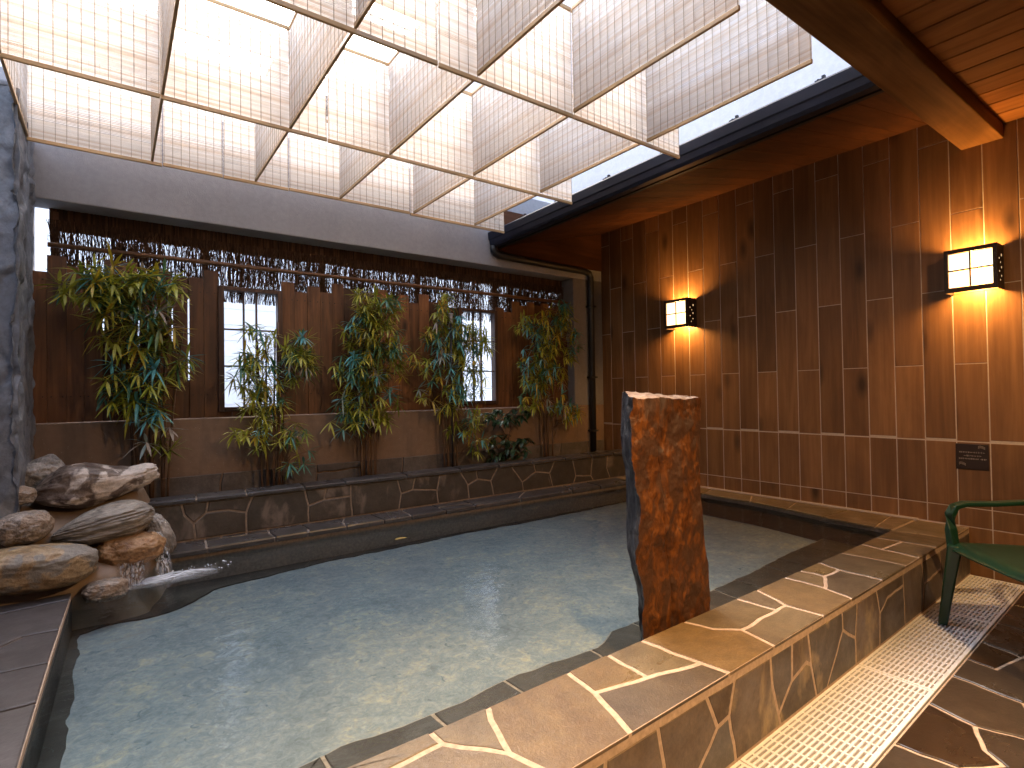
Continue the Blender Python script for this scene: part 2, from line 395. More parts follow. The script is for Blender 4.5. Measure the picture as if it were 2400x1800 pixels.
def vor_joints(x0, x1, y0, y1, seeds):
    """joint segments of the Voronoi cells of the seeds, found by clipping"""
    segs = {}
    for i, a in enumerate(seeds):
        poly = [Vector((x0-.2, y0-.2)), Vector((x1+.2, y0-.2)), Vector((x1+.2, y1+.2)), Vector((x0-.2, y1+.2))]
        for j, b in enumerate(seeds):
            if i == j: continue
            m = (Vector(a)+Vector(b))/2; d = Vector(b)-Vector(a); out = []
            for p, q in zip(poly, poly[1:]+poly[:1]):
                sp, sq = (p-m).dot(d), (q-m).dot(d)
                if sp <= 0: out.append(p)
                if (sp < 0) != (sq < 0): out.append(p + (q-p)*(sp/(sp-sq)))
            poly = out
            if not poly: break
        for p, q in zip(poly, poly[1:]+poly[:1]):
            if (p-q).length < 1e-4: continue
            k = tuple(sorted(((round(p.x,3), round(p.y,3)), (round(q.x,3), round(q.y,3)))))
            inside = lambda t: x0-.05 < t.x < x1+.05 and y0-.05 < t.y < y1+.05
            segs[k] = (p, q)
    return [s for k, s in segs.items() if not (abs(s[0].x-s[1].x) < 1e-3 and (s[0].x < x0-.1 or s[0].x > x1+.1)) and not (abs(s[0].y-s[1].y) < 1e-3 and (s[0].y < y0-.1 or s[0].y > y1+.1))]
def seeds_grid(x0, x1, y0, y1, dx, dy, j=.38):
    nx, ny = max(1, round((x1-x0)/dx)), max(1, round((y1-y0)/dy)); out = []
    for i in range(nx):
        for k in range(ny):
            out.append((x0+(i+.5+RND(-j, j)+.25*(k % 2))*(x1-x0)/nx, y0+(k+.5+RND(-j, j))*(y1-y0)/ny))
    return out

# ================================================================== GROUND, FLOOR, POOL
mb = MB(); mb.box(-40, 40, -40, 60, -.4, -.12); struct(mb.build('ground', M['ground']))
YO = lambda x: .997 + .0356*x          # outer edge of the front coping (slightly skew in plan)
YI = lambda x: 1.377 + .019*x          # inner edge
GR = lambda x: .705 + .040*x           # grate / paving border

# paving
fl = thing('pavement', None, None); del fl['kind']; fl['kind'] = 'structure'
mb = MB(); mb.add([(-1.2,-2,-.004),(4.58,-2,-.004),(4.58,GR(4.58),-.004),(-1.2,GR(-1.2),-.004)], [(0,1,2,3)]); mb.build('paving_grout', M['grout'], fl)
poly = [(-1.2,-2),(4.58,-2),(4.58,GR(4.58)),(-1.2,GR(-1.2))]
mb = MB(); mb.add([(-1.2,GR(-1.2)-.02,-.055),(4.58,GR(4.58)-.02,-.055),(4.58,1.2,-.055),(-1.2,1.1,-.055)], [(0,1,2,3)]); mb.build('drain_channel', M['grate_bed'], fl)
traced = [[(2.20,.79),(2.23,.61),(2.25,.60)],[(2.59,.81),(2.55,.65),(2.62,.45)],[(2.55,.65),(2.41,.59),(2.36,.53),(2.25,.60)],[(2.92,.83),(2.88,.58),(2.62,.45)],
          [(3.15,.83),(3.13,.72),(2.90,.70)],[(3.13,.72),(3.36,.68)],[(3.42,.84),(3.36,.68),(3.30,.42),(2.88,.58)],[(2.25,.60),(2.05,.45),(1.75,.5),(1.72,.77)],
          [(2.36,.53),(2.33,.2)],[(2.62,.45),(2.6,.15)],[(3.30,.42),(3.25,.1)],[(3.36,.68),(3.7,.6),(3.75,.86)],[(3.7,.6),(3.75,.25)],[(3.72,.45),(4.1,.5),(4.12,.87)],[(4.1,.5),(4.58,.45)],
          [(1.75,.5),(1.45,.42),(1.4,.76)],[(1.45,.42),(1.4,.1)],[(1.42,.3),(1.0,.35),(.95,.74)],[(1.0,.35),(.6,.3),(.5,.73)]]
traced += [list(map(tuple, s)) for s in vor_joints(-1.2, 4.58, -2, .2, seeds_grid(-1.2, 4.58, -2, .2, .5, .42))]
stone_mesh('paving_stone', poly, traced, lambda u, v, h: (u, v, h-.004), M['pave'], .016, .006, .005, fl, .02)

# drain grates: five panels
xs = [-.35, .68, 1.70, 2.71, 3.72, 4.57]
glab = ['white slotted drain grate at the foot of the pool wall, nearest the viewer', None, 'white slotted drain grate in brightest lamp light beside the pool wall', 'white slotted drain grate just before the green chair leg', 'white slotted drain grate in shadow under the green chair']
for gi in range(5):
    if gi in (0, 1): pass
    a, b = xs[gi]+.002, xs[gi+1]-.002
    lab = ['white slotted drain grate farthest from the wall lamps', 'second white slotted drain grate, warm lit at the picture bottom', 'white slotted drain grate in warm lamp light halfway along the pool wall', 'white slotted drain grate that the green chair leg stands on', 'white slotted drain grate against the wood-look wall, striped by chair shadow'][gi]
    if gi == 0: continue
    t = thing('drain_grate', lab, 'drain grate', 'white drain grates along the pool wall')
    y0 = lambda x: GR(x)+.012; y1 = lambda x: YO(x)+.005
    mb = MB(); mb.add([(a,y0(a),-.012),(b,y0(b),-.012),(b,y1(b),-.012),(a,y1(a),-.012),(a,y0(a),-.05),(b,y0(b),-.05),(b,y1(b),-.05),(a,y1(a),-.05)], [(0,1,2,3),(7,6,5,4),(0,4,5,1),(1,5,6,2),(2,6,7,3),(3,7,4,0)])
    mb.build('channel', M['grate_bed'], t)
    mb = MB(); N = 15
    for k in range(N+1):
        f = k/N; w = .0045 if 0 < k < N else .008
        c0 = Vector((a, y0(a)+(y1(a)-y0(a))*f, -.004)); c1 = Vector((b, y0(b)+(y1(b)-y0(b))*f, -.004)); d = (c1-c0)/2
        mb.obox((c0+c1)/2, d, Vector((-d.y, d.x, 0)).normalized()*w, (0,0,.006))
    n = round((b-a)/.062)
    for k in range(n+1):
        x = a + (b-a)*k/n; w = .0045 if 0 < k < n else .007
        x = min(max(x, a+w), b-w)
        mb.obox((x, (y0(x)+y1(x))/2, -.0045), (w, 0, 0), (0, (y1(x)-y0(x))/2, 0), (0,0,.006))
    mb.build('slotted_cover', M['grate'], t, bevel=.0015, seg=1)

# pool basin
pf = MB()
pf.box(-.6, 4.6, 1.2, 4.2, .02, .115)
tag(struct(pf.build('pool_floor', M['pool'])))
ws = MB()
nx, ny = 60, 40
ws.add([(-.30+4.68*i/nx, 1.36+2.60*j/ny, .27) for j in range(ny+1) for i in range(nx+1)], [(j*(nx+1)+i, j*(nx+1)+i+1, (j+1)*(nx+1)+i+1, (j+1)*(nx+1)+i) for j in range(ny) for i in range(nx)])
struct(ws.build('water', M['water'], smooth=True))

# front underwater bench: dark stones, wavy inner edge
fb = [(-.19,1.66),(.2,1.70),(.57,1.73),(.77,1.71),(1.0,1.72),(1.17,1.745),(1.39,1.74),(1.54,1.72),(1.68,1.72),(1.84,1.79),(2.2,1.80),(2.66,1.81),(2.98,1.84),(3.2,1.85),(3.52,1.89),(4.04,1.92),(4.24,1.93)]
bench = thing('pool_bench', 'submerged dark stone step along the front inside edge of the pool', 'pool step')
poly = [(-.19,1.36),(4.24,1.44)]
pp = []
for (a, b) in zip(fb, fb[1:]):
    n = max(1, int((b[0]-a[0])/.05))
    for k in range(n): x = a[0]+(b[0]-a[0])*k/n; pp.append((x, a[1]+(b[1]-a[1])*k/n + .012*noise.noise((x*9, .3, 0))+.008*noise.noise((x*23, .7, 0))))
pp.append(fb[-1]); poly += pp[::-1]
jn = []
for x, sl in ((.2,.02),(.53,-.03),(.92,-.06),(1.24,-.05),(1.6,.06),(1.95,.05),(2.32,-.04),(2.62,.06),(2.92,-.03),(3.22,.06),(3.5,-.04),(3.85,.03)):
    jn.append([(x, 1.34), (x+sl*.5, 1.56), (x+sl, 1.98)])
jn += [[(1.6,1.55),(1.95,1.6)],[(2.63,1.6),(2.92,1.56)],[(3.22,1.62),(3.5,1.66)]]
stone_mesh('bench_stone', poly, jn, lambda u, v, h: (u, v, .143+h), M['slate_bench'], .014, .006, .004, bench, .03)
mb = MB(); n = len(poly)
mb.add([(x, y, .117) for x, y in poly]+[(x, y, .143) for x, y in poly], [tuple(range(n)), tuple(range(n, 2*n))]+[(i, (i+1) % n, n+(i+1) % n, n+i) for i in range(n)])
mb.build('bench_core', M['grout_dark'], bench)

# dark submerged step at the back and in the back left corner
st = [(-.19,3.36),(-.03,3.42),(.1,3.40),(.23,3.43),(.35,3.51),(.47,3.66),(.84,3.74),(1.27,3.79),(1.78,3.80),(2.25,3.83),(2.83,3.81),(3.44,3.82),(4.2,3.86)]
sp = []
for a, b in zip(st, st[1:]):
    n = max(1, int((b[0]-a[0])/.04))
    for k in range(n): x = a[0]+(b[0]-a[0])*k/n; sp.append((x, a[1]+(b[1]-a[1])*k/n + .022*noise.noise((x*7, 1.3, 0))+.014*noise.noise((x*19, 2.7, 0))))
sp.append(st[-1])
stp = thing('pool_step', 'submerged dark stone shelf along the far side of the pool below the rocks', 'pool step')
poly = sp + [(4.2,3.96),(-.19,3.96)]; n = len(poly)
mb = MB(); mb.add([(x, y, .105) for x, y in poly]+[(x, y, .122) for x, y in poly], [tuple(range(n)), tuple(range(n, 2*n))]+[(i, (i+1) % n, n+(i+1) % n, n+i) for i in range(n)])
mb.build('step_stone', M['slate_wet'], stp)
le = [(-.135+.028*noise.noise((y*3.2, 4, 0))+.016*noise.noise((y*11, 6, 0)), y) for y in [1.4+.04*i for i in range(51)]]
poly = le+[(-.20,3.40),(-.24,1.4)]; n = len(poly)
mb = MB(); mb.add([(x, y, .105) for x, y in poly]+[(x, y, .121) for x, y in poly], [tuple(range(n))[::-1], tuple(range(n, 2*n))]+[(i, (i+1) % n, n+(i+1) % n, n+i) for i in range(n)])
mb.build('refraction_strip', M['slate_wet'], stp)  # added dark strip: left pool wall as it looks through rippled water

# ---- pool rim: four sides, each with cap stones, facing stones and mortar
def rim_box(name, pts, z0, z1, mat, parent):
    mb = MB(); n = len(pts)
    mb.add([(x, y, z0) for x, y in pts]+[(x, y, z1) for x, y in pts], [tuple(range(n))[::-1], tuple(range(n, 2*n))]+[(i, (i+1) % n, n+(i+1) % n, n+i) for i in range(n)])
    return mb.build(name, mat, parent)
fr = thing('pool_kerb', 'wide low pool wall in front, brown crazy-paved cap and face beside the white grate', 'pool edge')
rim_box('mortar_core', [(-.25,YO(-.25)+.0072),(4.578,YO(4.578)+.0072),(4.578,YI(4.578)-.012),(-.25,YI(-.25)-.012)], -.03, .3088, M['grout'], fr)
J = [[(.71,1.39),(.71,1.32),(.5,1.30),(.33,1.15),(.3,1.02)],[(.5,1.30),(.42,1.39)],[(.71,1.32),(.83,1.18),(.87,1.03)],[(.9,1.39),(.86,1.28),(.83,1.18)],[(1.23,1.39),(1.21,1.25),(1.15,1.05)],
     [(1.21,1.25),(1.41,1.21),(1.63,1.16)],[(1.42,1.40),(1.41,1.21)],[(1.6,1.40),(1.63,1.16),(1.65,1.06)],[(1.87,1.41),(1.9,1.29),(1.98,1.22),(1.95,1.07)],[(1.98,1.22),(2.35,1.24)],
     [(2.43,1.42),(2.35,1.24),(2.36,1.09)],[(2.25,1.42),(2.27,1.23)],[(2.69,1.42),(2.69,1.23),(2.65,1.10)],[(2.69,1.23),(2.83,1.29),(2.86,1.31)],[(2.85,1.43),(2.86,1.31),(3.02,1.31)],
     [(3.06,1.43),(3.02,1.31),(3.02,1.11)],[(3.33,1.44),(3.36,1.23),(3.35,1.12)],[(3.36,1.23),(3.58,1.26)],[(3.62,1.45),(3.59,1.32),(3.57,1.13)],[(3.59,1.32),(3.86,1.31)],[(3.84,1.45),(3.86,1.31),(3.87,1.14)],[(4.12,1.46),(4.16,1.15)],
     [(.1,1.39),(.06,1.02)],[(4.14,1.31),(4.55,1.30)]]
poly = [(-.25,YO(-.25)),(4.576,YO(4.576)),(4.576,YI(4.576)),(-.25,YI(-.25))]
stone_mesh('cap_stone', poly, J, lambda u, v, h: (u, v, .303+h), M['slate_warm'], .0135, .008, .0055, fr)
# rough edge slabs under the cap on the outer side and facing stones
F = [[(1.05,.30),(1.04,.24),(.98,.0)],[(1.26,.30),(1.29,.16),(1.31,0)],[(1.50,.30),(1.57,.16),(1.44,.05),(1.38,0)],[(1.57,.16),(1.64,.17)],[(1.69,.30),(1.64,.17),(1.68,0)],[(1.92,.30),(1.93,.17),(1.97,.05),(1.99,0)],
     [(2.09,.30),(2.08,.14),(1.97,.05)],[(2.08,.14),(2.2,.17),(2.24,.15)],[(2.22,.30),(2.24,.15),(2.29,0)],[(2.54,.30),(2.55,.2),(2.37,0)],[(2.55,.2),(2.68,.13)],[(2.71,.30),(2.68,.13),(2.68,0)],[(2.93,.30),(2.98,.16),(2.97,0)],
     [(2.98,.16),(3.08,.21),(3.31,.22)],[(3.31,.30),(3.31,.22),(3.32,0)],[(3.6,.30),(3.64,.15),(3.6,0)],[(3.64,.15),(3.95,.17)],[(3.93,.30),(3.95,.17),(3.98,0)],[(4.25,.30),(4.22,0)],[(.7,.30),(.75,.15),(.68,0)],[(.75,.15),(1.0,.12)],[(.35,.3),(.4,0)]]
poly = [(-.25,.006),(4.57,.006),(4.57,.281),(-.25,.281)]
stone_mesh('face_stone', poly, F, lambda u, v, h: (u, YO(u)+.012-h, v), M['slate_face'], .012, .007, .003, fr, .035)

bk = thing('pool_edge', 'narrow dark slate edge along the far side of the pool below the planter wall', 'pool edge')
rim_box('mortar_core', [(-.1,3.862),(4.3,3.862),(4.3,4.12),(-.1,4.12)], .08, .317, M['grout_dark'], bk)
mb = MB(); mb.box(-.19, 4.3, 3.88, 4.0, .1, .272); mb.build('submerged_face', M['slate_wet'], bk)
BC = [[(.48,4.14),(.46,3.83)],[(.47,4.03),(.72,4.03),(.85,4.02)],[(.58,4.14),(.56,4.03)],[(.73,4.14),(.72,4.03)],[(.87,4.14),(.85,4.02),(.85,3.83)],[(1.08,4.14),(1.09,3.94),(1.06,3.83)],[(1.2,4.07),(1.09,4.02)],[(1.41,4.13),(1.35,3.99),(1.32,3.83)],
      [(1.6,4.13),(1.61,3.83)],[(1.87,4.13),(1.83,3.83)],[(2.13,4.13),(2.13,3.83)],[(2.13,3.98),(2.42,3.95)],[(2.43,4.14),(2.42,3.95),(2.4,3.83)],[(2.9,3.91),(2.42,3.95)],[(3.14,4.12),(2.9,3.91),(2.87,3.83)],[(3.59,4.12),(3.47,3.83)],[(3.9,4.12),(3.85,3.83)],[(3.5,3.98),(3.87,3.97)]]
stone_mesh('cap_stone', [(-.1,3.835),(4.33,3.835),(4.33,4.105),(-.1,4.105)], BC, lambda u, v, h: (u, v+.006*noise.noise((u*14,0,0))*(1 if v < 3.86 else 0), .294+(h+.004)*2.5), M['slate_dark'], .013, .009, .003, bk)

lf = thing('pool_edge', 'grey slate slabs along the left side of the pool with pale joints', 'pool edge')
rim_box('mortar_core', [(-1.19,.3),(-.235,.3),(-.205,1.9),(-.19,2.7),(-.172,3.43),(-1.19,3.38)], -.05, .302, M['grout'], lf)
mb = MB(); mb.add([(-.225,.9,.28),(-.17,3.42,.28),(-.225,.9,.05),(-.17,3.42,.05),(-.25,.9,.28),(-.2,3.42,.28),(-.25,.9,.05),(-.2,3.42,.05)], [(0,1,3,2),(4,6,7,5),(0,4,5,1),(2,3,7,6)]); mb.build('submerged_face', M['slate_wet'], lf)
LJ = [[(-1.2,3.12),(-.42,3.30),(-.17,3.33)],[(-1.2,2.50),(-.32,2.59),(-.19,2.58)],[(-.6,2.72),(-.36,2.86),(-.3,2.93),(-.18,2.92)],[(-.6,3.2),(-.38,3.02),(-.3,2.93)],[(-1.2,2.2),(-.28,2.27),(-.2,2.27)],[(-.6,2.72),(-.62,2.56)],[(-1.2,1.8),(-.2,1.86)],[(-1.2,1.4),(-.2,1.45)],[(-.6,2.25),(-.64,1.83)],[(-.6,2.72),(-1.2,2.9)]]
stone_mesh('cap_stone', [(-1.19,.3),(-.225,.3),(-.2,1.9),(-.187,2.7),(-.166,3.44),(-1.19,3.40)], LJ, lambda u, v, h: (u+.005*noise.noise((v*12,3,0))*(1 if u > -.25 else 0), v, .303+h), M['slate_left'], .015, .008, .003, lf)

rt = thing('pool_edge', 'brown stone edge along the right side of the pool under the wood-look wall', 'pool edge')
RI = [(4.135,1.468),(4.17,1.85),(4.28,2.4),(4.30,2.55),(4.315,3.2),(4.33,3.83)]
rim_box('mortar_core', [(x+.034, y) for x, y in RI]+[(4.578,3.83),(4.578,1.468)], .05, .302, M['grout'], rt)
rim_box('submerged_face', [(x+.014 if y > 1.6 else x+.02, y) for x, y in RI]+[(4.5,3.83),(4.5,1.468)], .1, .268, M['slate_wet'], rt)
stone_mesh('cap_stone', RI+[(4.572,3.83),(4.572,1.472)], [[(4.58,1.62),(4.12,1.56)],[(4.58,1.90),(4.14,1.92)],[(4.58,2.3),(4.2,2.2)],[(4.59,2.70),(4.25,2.52)],[(4.59,3.1),(4.28,3.0)],[(4.59,3.45),(4.3,3.5)]], lambda u, v, h: (u, v, .303+h), M['slate_warm'], .012, .007, .003, rt)

# ---- planter wall behind the pool
pw = thing('planter_wall', 'low stone planter wall of dark crazy paving with slate cap, below the bamboo', 'planter wall')
YL = 4.085
mb = MB(); mb.box(-.3, 4.578, YL+.008, 4.26, .2, .585); mb.build('mortar_core', M['grout_dark'], pw)
k = YL/4.06
def sc(pl): return [(x*k, 1.25-(1.25-z)*k) for x, z in pl]
LFJ = [[(.34,.58),(.36,.5),(.41,.44),(.42,.35)],[(.41,.44),(.48,.5),(.49,.57)],[(.48,.5),(.61,.5),(.72,.47),(.76,.57)],[(.72,.47),(.72,.35)],[(1.1,.58),(1.13,.46),(1.13,.35)],[(1.13,.46),(1.24,.49),(1.26,.57)],[(1.24,.49),(1.44,.49)],[(1.44,.57),(1.44,.49),(1.45,.35)],
       [(1.82,.57),(1.85,.46),(1.83,.35)],[(1.85,.46),(1.95,.48),(1.97,.56)],[(1.95,.48),(2.17,.45),(2.2,.57)],[(2.17,.45),(2.18,.34)],[(2.41,.56),(2.47,.46),(2.48,.35)],[(2.47,.46),(2.57,.5),(2.71,.47),(2.78,.57)],[(2.56,.57),(2.57,.5)],[(2.71,.47),(2.74,.34)],[(2.95,.56),(3.06,.42),(3.07,.34)],
       [(3.06,.42),(3.22,.5),(3.39,.47),(3.45,.57)],[(3.2,.57),(3.22,.5)],[(3.39,.47),(3.43,.34)],[(3.69,.57),(3.73,.41),(3.7,.34)],[(3.73,.41),(3.94,.39),(3.96,.57)],[(3.94,.39),(3.97,.34)],[(3.96,.47),(4.17,.45)],[(4.19,.57),(4.17,.45),(4.21,.36)],[(.0,.57),(.03,.35)]]
stone_mesh('face_stone', [(-.3,.33),(4.57,.33),(4.57,.572),(-.3,.572)], [sc(p) for p in LFJ], lambda u, v, h: (u, YL+.008-h, v), M['slate_back'], .013, .007, .003, pw, .05)
stone_mesh('cap_stone', [(-.3,YL-.022),(4.575,YL-.022),(4.575,4.27),(-.3,4.27)], [[(x+.03,4.3),(x,YL-.05)] for x in (.05,.42,.72,1.10,1.40,1.9,2.40,2.80,3.18,3.6,3.95,4.28)], lambda u, v, h: (u, v+.007*noise.noise((u*11,5,0))*(1 if v < 4.1 else 0), .583+h*1.6), M['slate_dark'], .012, .012, .003, pw)
mb = MB(); n1 = 90
mb.add([(-.6+5.18*i/n1, y, .555+.02*noise.noise((i*.4, j*2.0, 0))) for j, y in enumerate((4.26, 4.34, 4.42, 4.51)) for i in range(n1+1)], [(j*(n1+1)+i, j*(n1+1)+i+1, (j+1)*(n1+1)+i+1, (j+1)*(n1+1)+i) for j in range(3) for i in range(n1)])
struct(mb.build('soil', M['soil'], smooth=True))

# ================================================================== BACK WALL
bw = thing('back_wall', 'grey plaster wall behind the bamboo with a wide opening for the plank fence', 'wall')
mb = MB(); mb.box(-1.4, 4.75, 4.5, 4.74, 2.52, 3.3); mb.build('lintel', M['plaster'], bw, bevel=.008)
mb = MB(); mb.box(-1.4, 4.75, 4.5, 4.72, -.1, 1.098); mb.build('low_wall', M['plaster_low'], bw, bevel=.006)
mb = MB(); mb.box(4.14, 4.75, 4.502, 4.738, 1.096, 2.522); mb.build('jamb', M['plaster_shaded'], bw, bevel=.01)
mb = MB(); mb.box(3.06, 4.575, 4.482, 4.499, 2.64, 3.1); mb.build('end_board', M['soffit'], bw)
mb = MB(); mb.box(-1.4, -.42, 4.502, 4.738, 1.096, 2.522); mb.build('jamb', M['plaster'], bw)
stone_mesh('base_course', [(-.4,.5),(4.57,.5),(4.57,.70),(-.4,.70)], [[(x, .45),(x+.02,.75)] for x in (.0,.62,.95,1.3,1.66,2.05,2.5,3.0,3.4,3.9,4.3)]+[[(1.3,.63),(1.66,.64)]], lambda u, v, h: (u, 4.5-h*2, v), M['tuff'], .012, .008, .006, bw, .08)

# plank fence with two lattice windows
fe = thing('plank_fence', 'brown plank fence of uneven boards with two lattice windows, behind the bamboo', 'fence')
B = [(-.45,-.352,2.08),(-.35,-.252,2.19),(-.25,-.162,2.13),(-.16,-.064,2.08),(-.054,.04,2.20),(.042,.134,2.20),(.144,.235,2.11),(.244,.335,2.16),(.344,.436,2.13),(.447,.538,2.135),(.54,.632,2.20),
     (1.088,1.186,2.17),(1.188,1.287,2.10),(1.289,1.390,2.155),(1.392,1.490,2.115),(1.492,1.591,2.20),(1.593,1.692,2.17),(1.694,1.79,2.11),(1.792,1.89,2.15),(1.892,1.99,2.19),(1.992,2.09,2.12),(2.092,2.195,2.16),(2.197,2.30,2.095),(2.302,2.402,2.185),(2.404,2.505,2.12),(2.507,2.607,2.15),(2.609,2.712,2.085),
     (3.168,3.264,2.13),(3.266,3.368,2.09),(3.37,3.47,2.21),(3.472,3.57,2.17),(3.572,3.67,2.22),(3.672,3.77,2.19),(3.772,3.87,2.22),(3.872,3.97,2.18),(3.972,4.07,2.2),(4.072,4.139,2.16)]
mb = MB()
for a, b, t in B: mb.box(a, b, 4.61+RND(0,.006), 4.63, 1.1, t)
for (a, b, _), (c, d, _2) in zip(B, B[1:]):
    if .001 < c-b < .004: mb.box(b-.01, c+.01, 4.6305, 4.634, 1.1, 2.07)
for x, z0, z1 in ((-.059,1.68,1.85),(.139,1.60,1.99),(.2395,1.62,1.9),(.34,1.66,1.97),(.4415,1.38,1.98)):
    mb.box(x-.02, x+.02, 4.6305, 4.636, 1.1, z0); mb.box(x-.02, x+.02, 4.6305, 4.636, z1, 2.08)
for a, b in ((.632,1.088),(2.712,3.168)):          # boards under the windows
    for q in range(5): mb.box(a+(b-a)*q/5+.001, a+(b-a)*(q+1)/5-.001, 4.612, 4.63, 1.1, 1.14)
BOARDS = mb
mb = MB()
for z in (1.24, 2.02): mb.box(-.45, .632, 4.631, 4.665, z, z+.06); mb.box(1.088, 2.712, 4.631, 4.665, z, z+.06); mb.box(3.168, 4.139, 4.631, 4.665, z, z+.06)
mb.build('rail', M['batten'], fe)
mb = BOARDS
for a, b, t in B:
    for z in (1.27, 2.03):
        for x in (a+.02, b-.02): mb.tube([(x, 4.6125, z), (x, 4.607, z)], .004, 6, 1)
mb.build('board', [M['fence'], M['iron']], fe)
for wx, hb in ((.67, (1.765, 1.485)), (2.75, (1.77, 1.47))):
    w = .382; mb = MB()
    mb.box(wx-.04, wx, 4.585, 4.66, 1.14, 2.09); mb.box(wx+w, wx+w+.035, 4.585, 4.66, 1.14, 2.09)
    mb.box(wx, wx+w, 4.585, 4.66, 2.06, 2.09); mb.box(wx, wx+w, 4.585, 4.66, 1.14, 1.175)
    f = mb.build('window_frame', M['frame_wood'], fe, bevel=.002, seg=1)
    mb = MB()
    for x in (.138, .228): mb.box(wx+x-.006, wx+x+.006, 4.60, 4.625, 1.175, 2.06)
    for z in hb: mb.box(wx, wx+w, 4.603, 4.622, z-.006, z+.006)
    mb.build('lattice', M['frame_wood'], f)

# reed screen above the fence
rs = thing('reed_screen', 'brushwood reed screen with daylight showing through, above the plank fence', 'reed screen')
mb = MB()
for i in range(5200):
    x = RND(-.34, 4.14); gx = noise.noise((x*4, 0, 0))+.6*noise.noise((x*17, 3, 0))
    if gx < -.2 and RND(0,1) < .35 and x < 3.3: continue
    L = RND(.10, .30); z0 = RND(1.97, 2.40-L*.5); z1 = min(2.44, z0+L)
    if RND(0,1) < .25: z0, z1 = 1.98, 2.44
    n = 5; ph = RND(0, 6); lean = RND(-.05, .05); am = RND(.001, .007); pts = []
    for q in range(n+1):
        f = q/n; pts.append((x+lean*(f-.5)+am*math.sin(ph+f*8), 4.672+RND(-.014,.014), z0+(z1-z0)*f))
    mb.tube(pts, RND(.0009, .0026), 4, cap=False)
for i in range(int(4.48*260)):
    x = -.34+i/260; 
    if x > 3.35: mb.tube([(x+RND(-.002,.002),4.685,1.98),(x+RND(-.012,.012),4.685,2.45)], .0024, 4, cap=False)
mb.build('reeds', M['reed'], rs)
mb = MB()
for i in range(900):
    x = -.34+4.48*i/900; mb.box(x-.0045, x+.0045, 4.69+RND(0,.012), 4.705, 2.372+RND(-.008,.012), 2.519)
mb.build('reed_bundle', M['reed'], rs)
mb = MB(); mb.tube([(-.345,4.585,2.252),(1.2,4.585,2.25),(2.8,4.585,2.252),(4.125,4.585,2.25)], .016, 10); mb.build('batten', M['batten'], rs, smooth=True)
for x in (-.315, .56, 1.44, 2.33, 3.222):
    mb = MB(); mb.box(x-.02, x+.02, 4.692, 4.73, 1.1, 2.5); mb.build('post', M['fence'], rs)

# neighbour beyond the fence
nb = thing('neighbour_house', 'white clapboard house wall seen through the fence windows', 'house')
mb = MB()
for i in range(26):
    z = -.1+.21*i; mb.add([(-8,8.0,z),(14,8.0,z),(14,8.012,z+.21),(-8,8.012,z+.21),(-8,8.012,z),(14,8.012,z)], [(0,1,2,3),(0,4,5,1)])
mb.build('siding', M['siding'], nb)
mb = MB(); mb.box(-8.3, 14.3, 7.7, 12, 5.36, 5.5); mb.build('roof', M['roofing'], nb)

# ================================================================== STONE COLUMN (left)
sco = thing('stone_column', 'rough blue-grey stone-clad column at the left edge behind the rocks', 'column')
mb = MB(); mb.box(-1.19, -.45, 3.75, 4.49, -.05, 2.84); mb.build('core', M['grout_dark'], sco)
def clad(u, v):
    p = Vector((u*3.2+.35*noise.noise((u*4, v*4, 0)), v*2.1+.35*noise.noise((u*4, v*4, 7)), 0)); d, q = noise.voronoi(p)
    hsh = noise.noise((q[0].x*7.3+.5, q[0].y*5.1+.5, .5)); g = min(1, (d[1]-d[0])/.10)
    return .022*hsh-.016*(1-g)**2+.010*noise.noise((u*8, v*8, 3))+.007*noise.noise((u*22, v*16, 5))+.004*noise.noise((u*60, v*45, 8))
def clad_face(fn, u0, u1):
    nu, nv = 46, 170; mb = MB()
    mb.add([fn(u0+(u1-u0)*i/nu, -.05+2.9*j/nv) for j in range(nv+1) for i in range(nu+1)], [(j*(nu+1)+i, j*(nu+1)+i+1, (j+1)*(nu+1)+i+1, (j+1)*(nu+1)+i) for j in range(nv) for i in range(nu)])
    return mb.build('stone_facing', M['column'], sco, smooth=True)
clad_face(lambda u, v: (u+.014*noise.noise((v*9, 2, 0))*(1 if u > -.5 else 0), 3.708-clad(u, v), v), -1.2, -.392)
clad_face(lambda u, v: (-.402+clad(u+5, v)*1.1+.012*noise.noise((v*3, 1, 0)), u, v), 3.69, 4.49)
mb = MB(); mb.box(-1.2, -.405, 3.71, 4.49, 2.845, 2.875); mb.build('cap', M['column'], sco, bevel=.008)

lw = thing('side_wall', 'grey plaster wall along the left side beyond the stone column', 'wall')
mb = MB(); mb.box(-1.45, -1.2, -2.2, 4.5, -.1, 3.3); mb.build('plaster_panel', M['plaster'], lw)
rw = thing('unseen_rear_wall', 'added unseen brown plaster wall behind the viewer, shutting out sky light', 'wall')
mb = MB(); mb.box(-1.45, 4.75, -2.25, -2.0, -.1, 3.3); mb.build('plaster_panel', M['plaster_low'], rw)  # added out of view to stop blue sky light leaking in

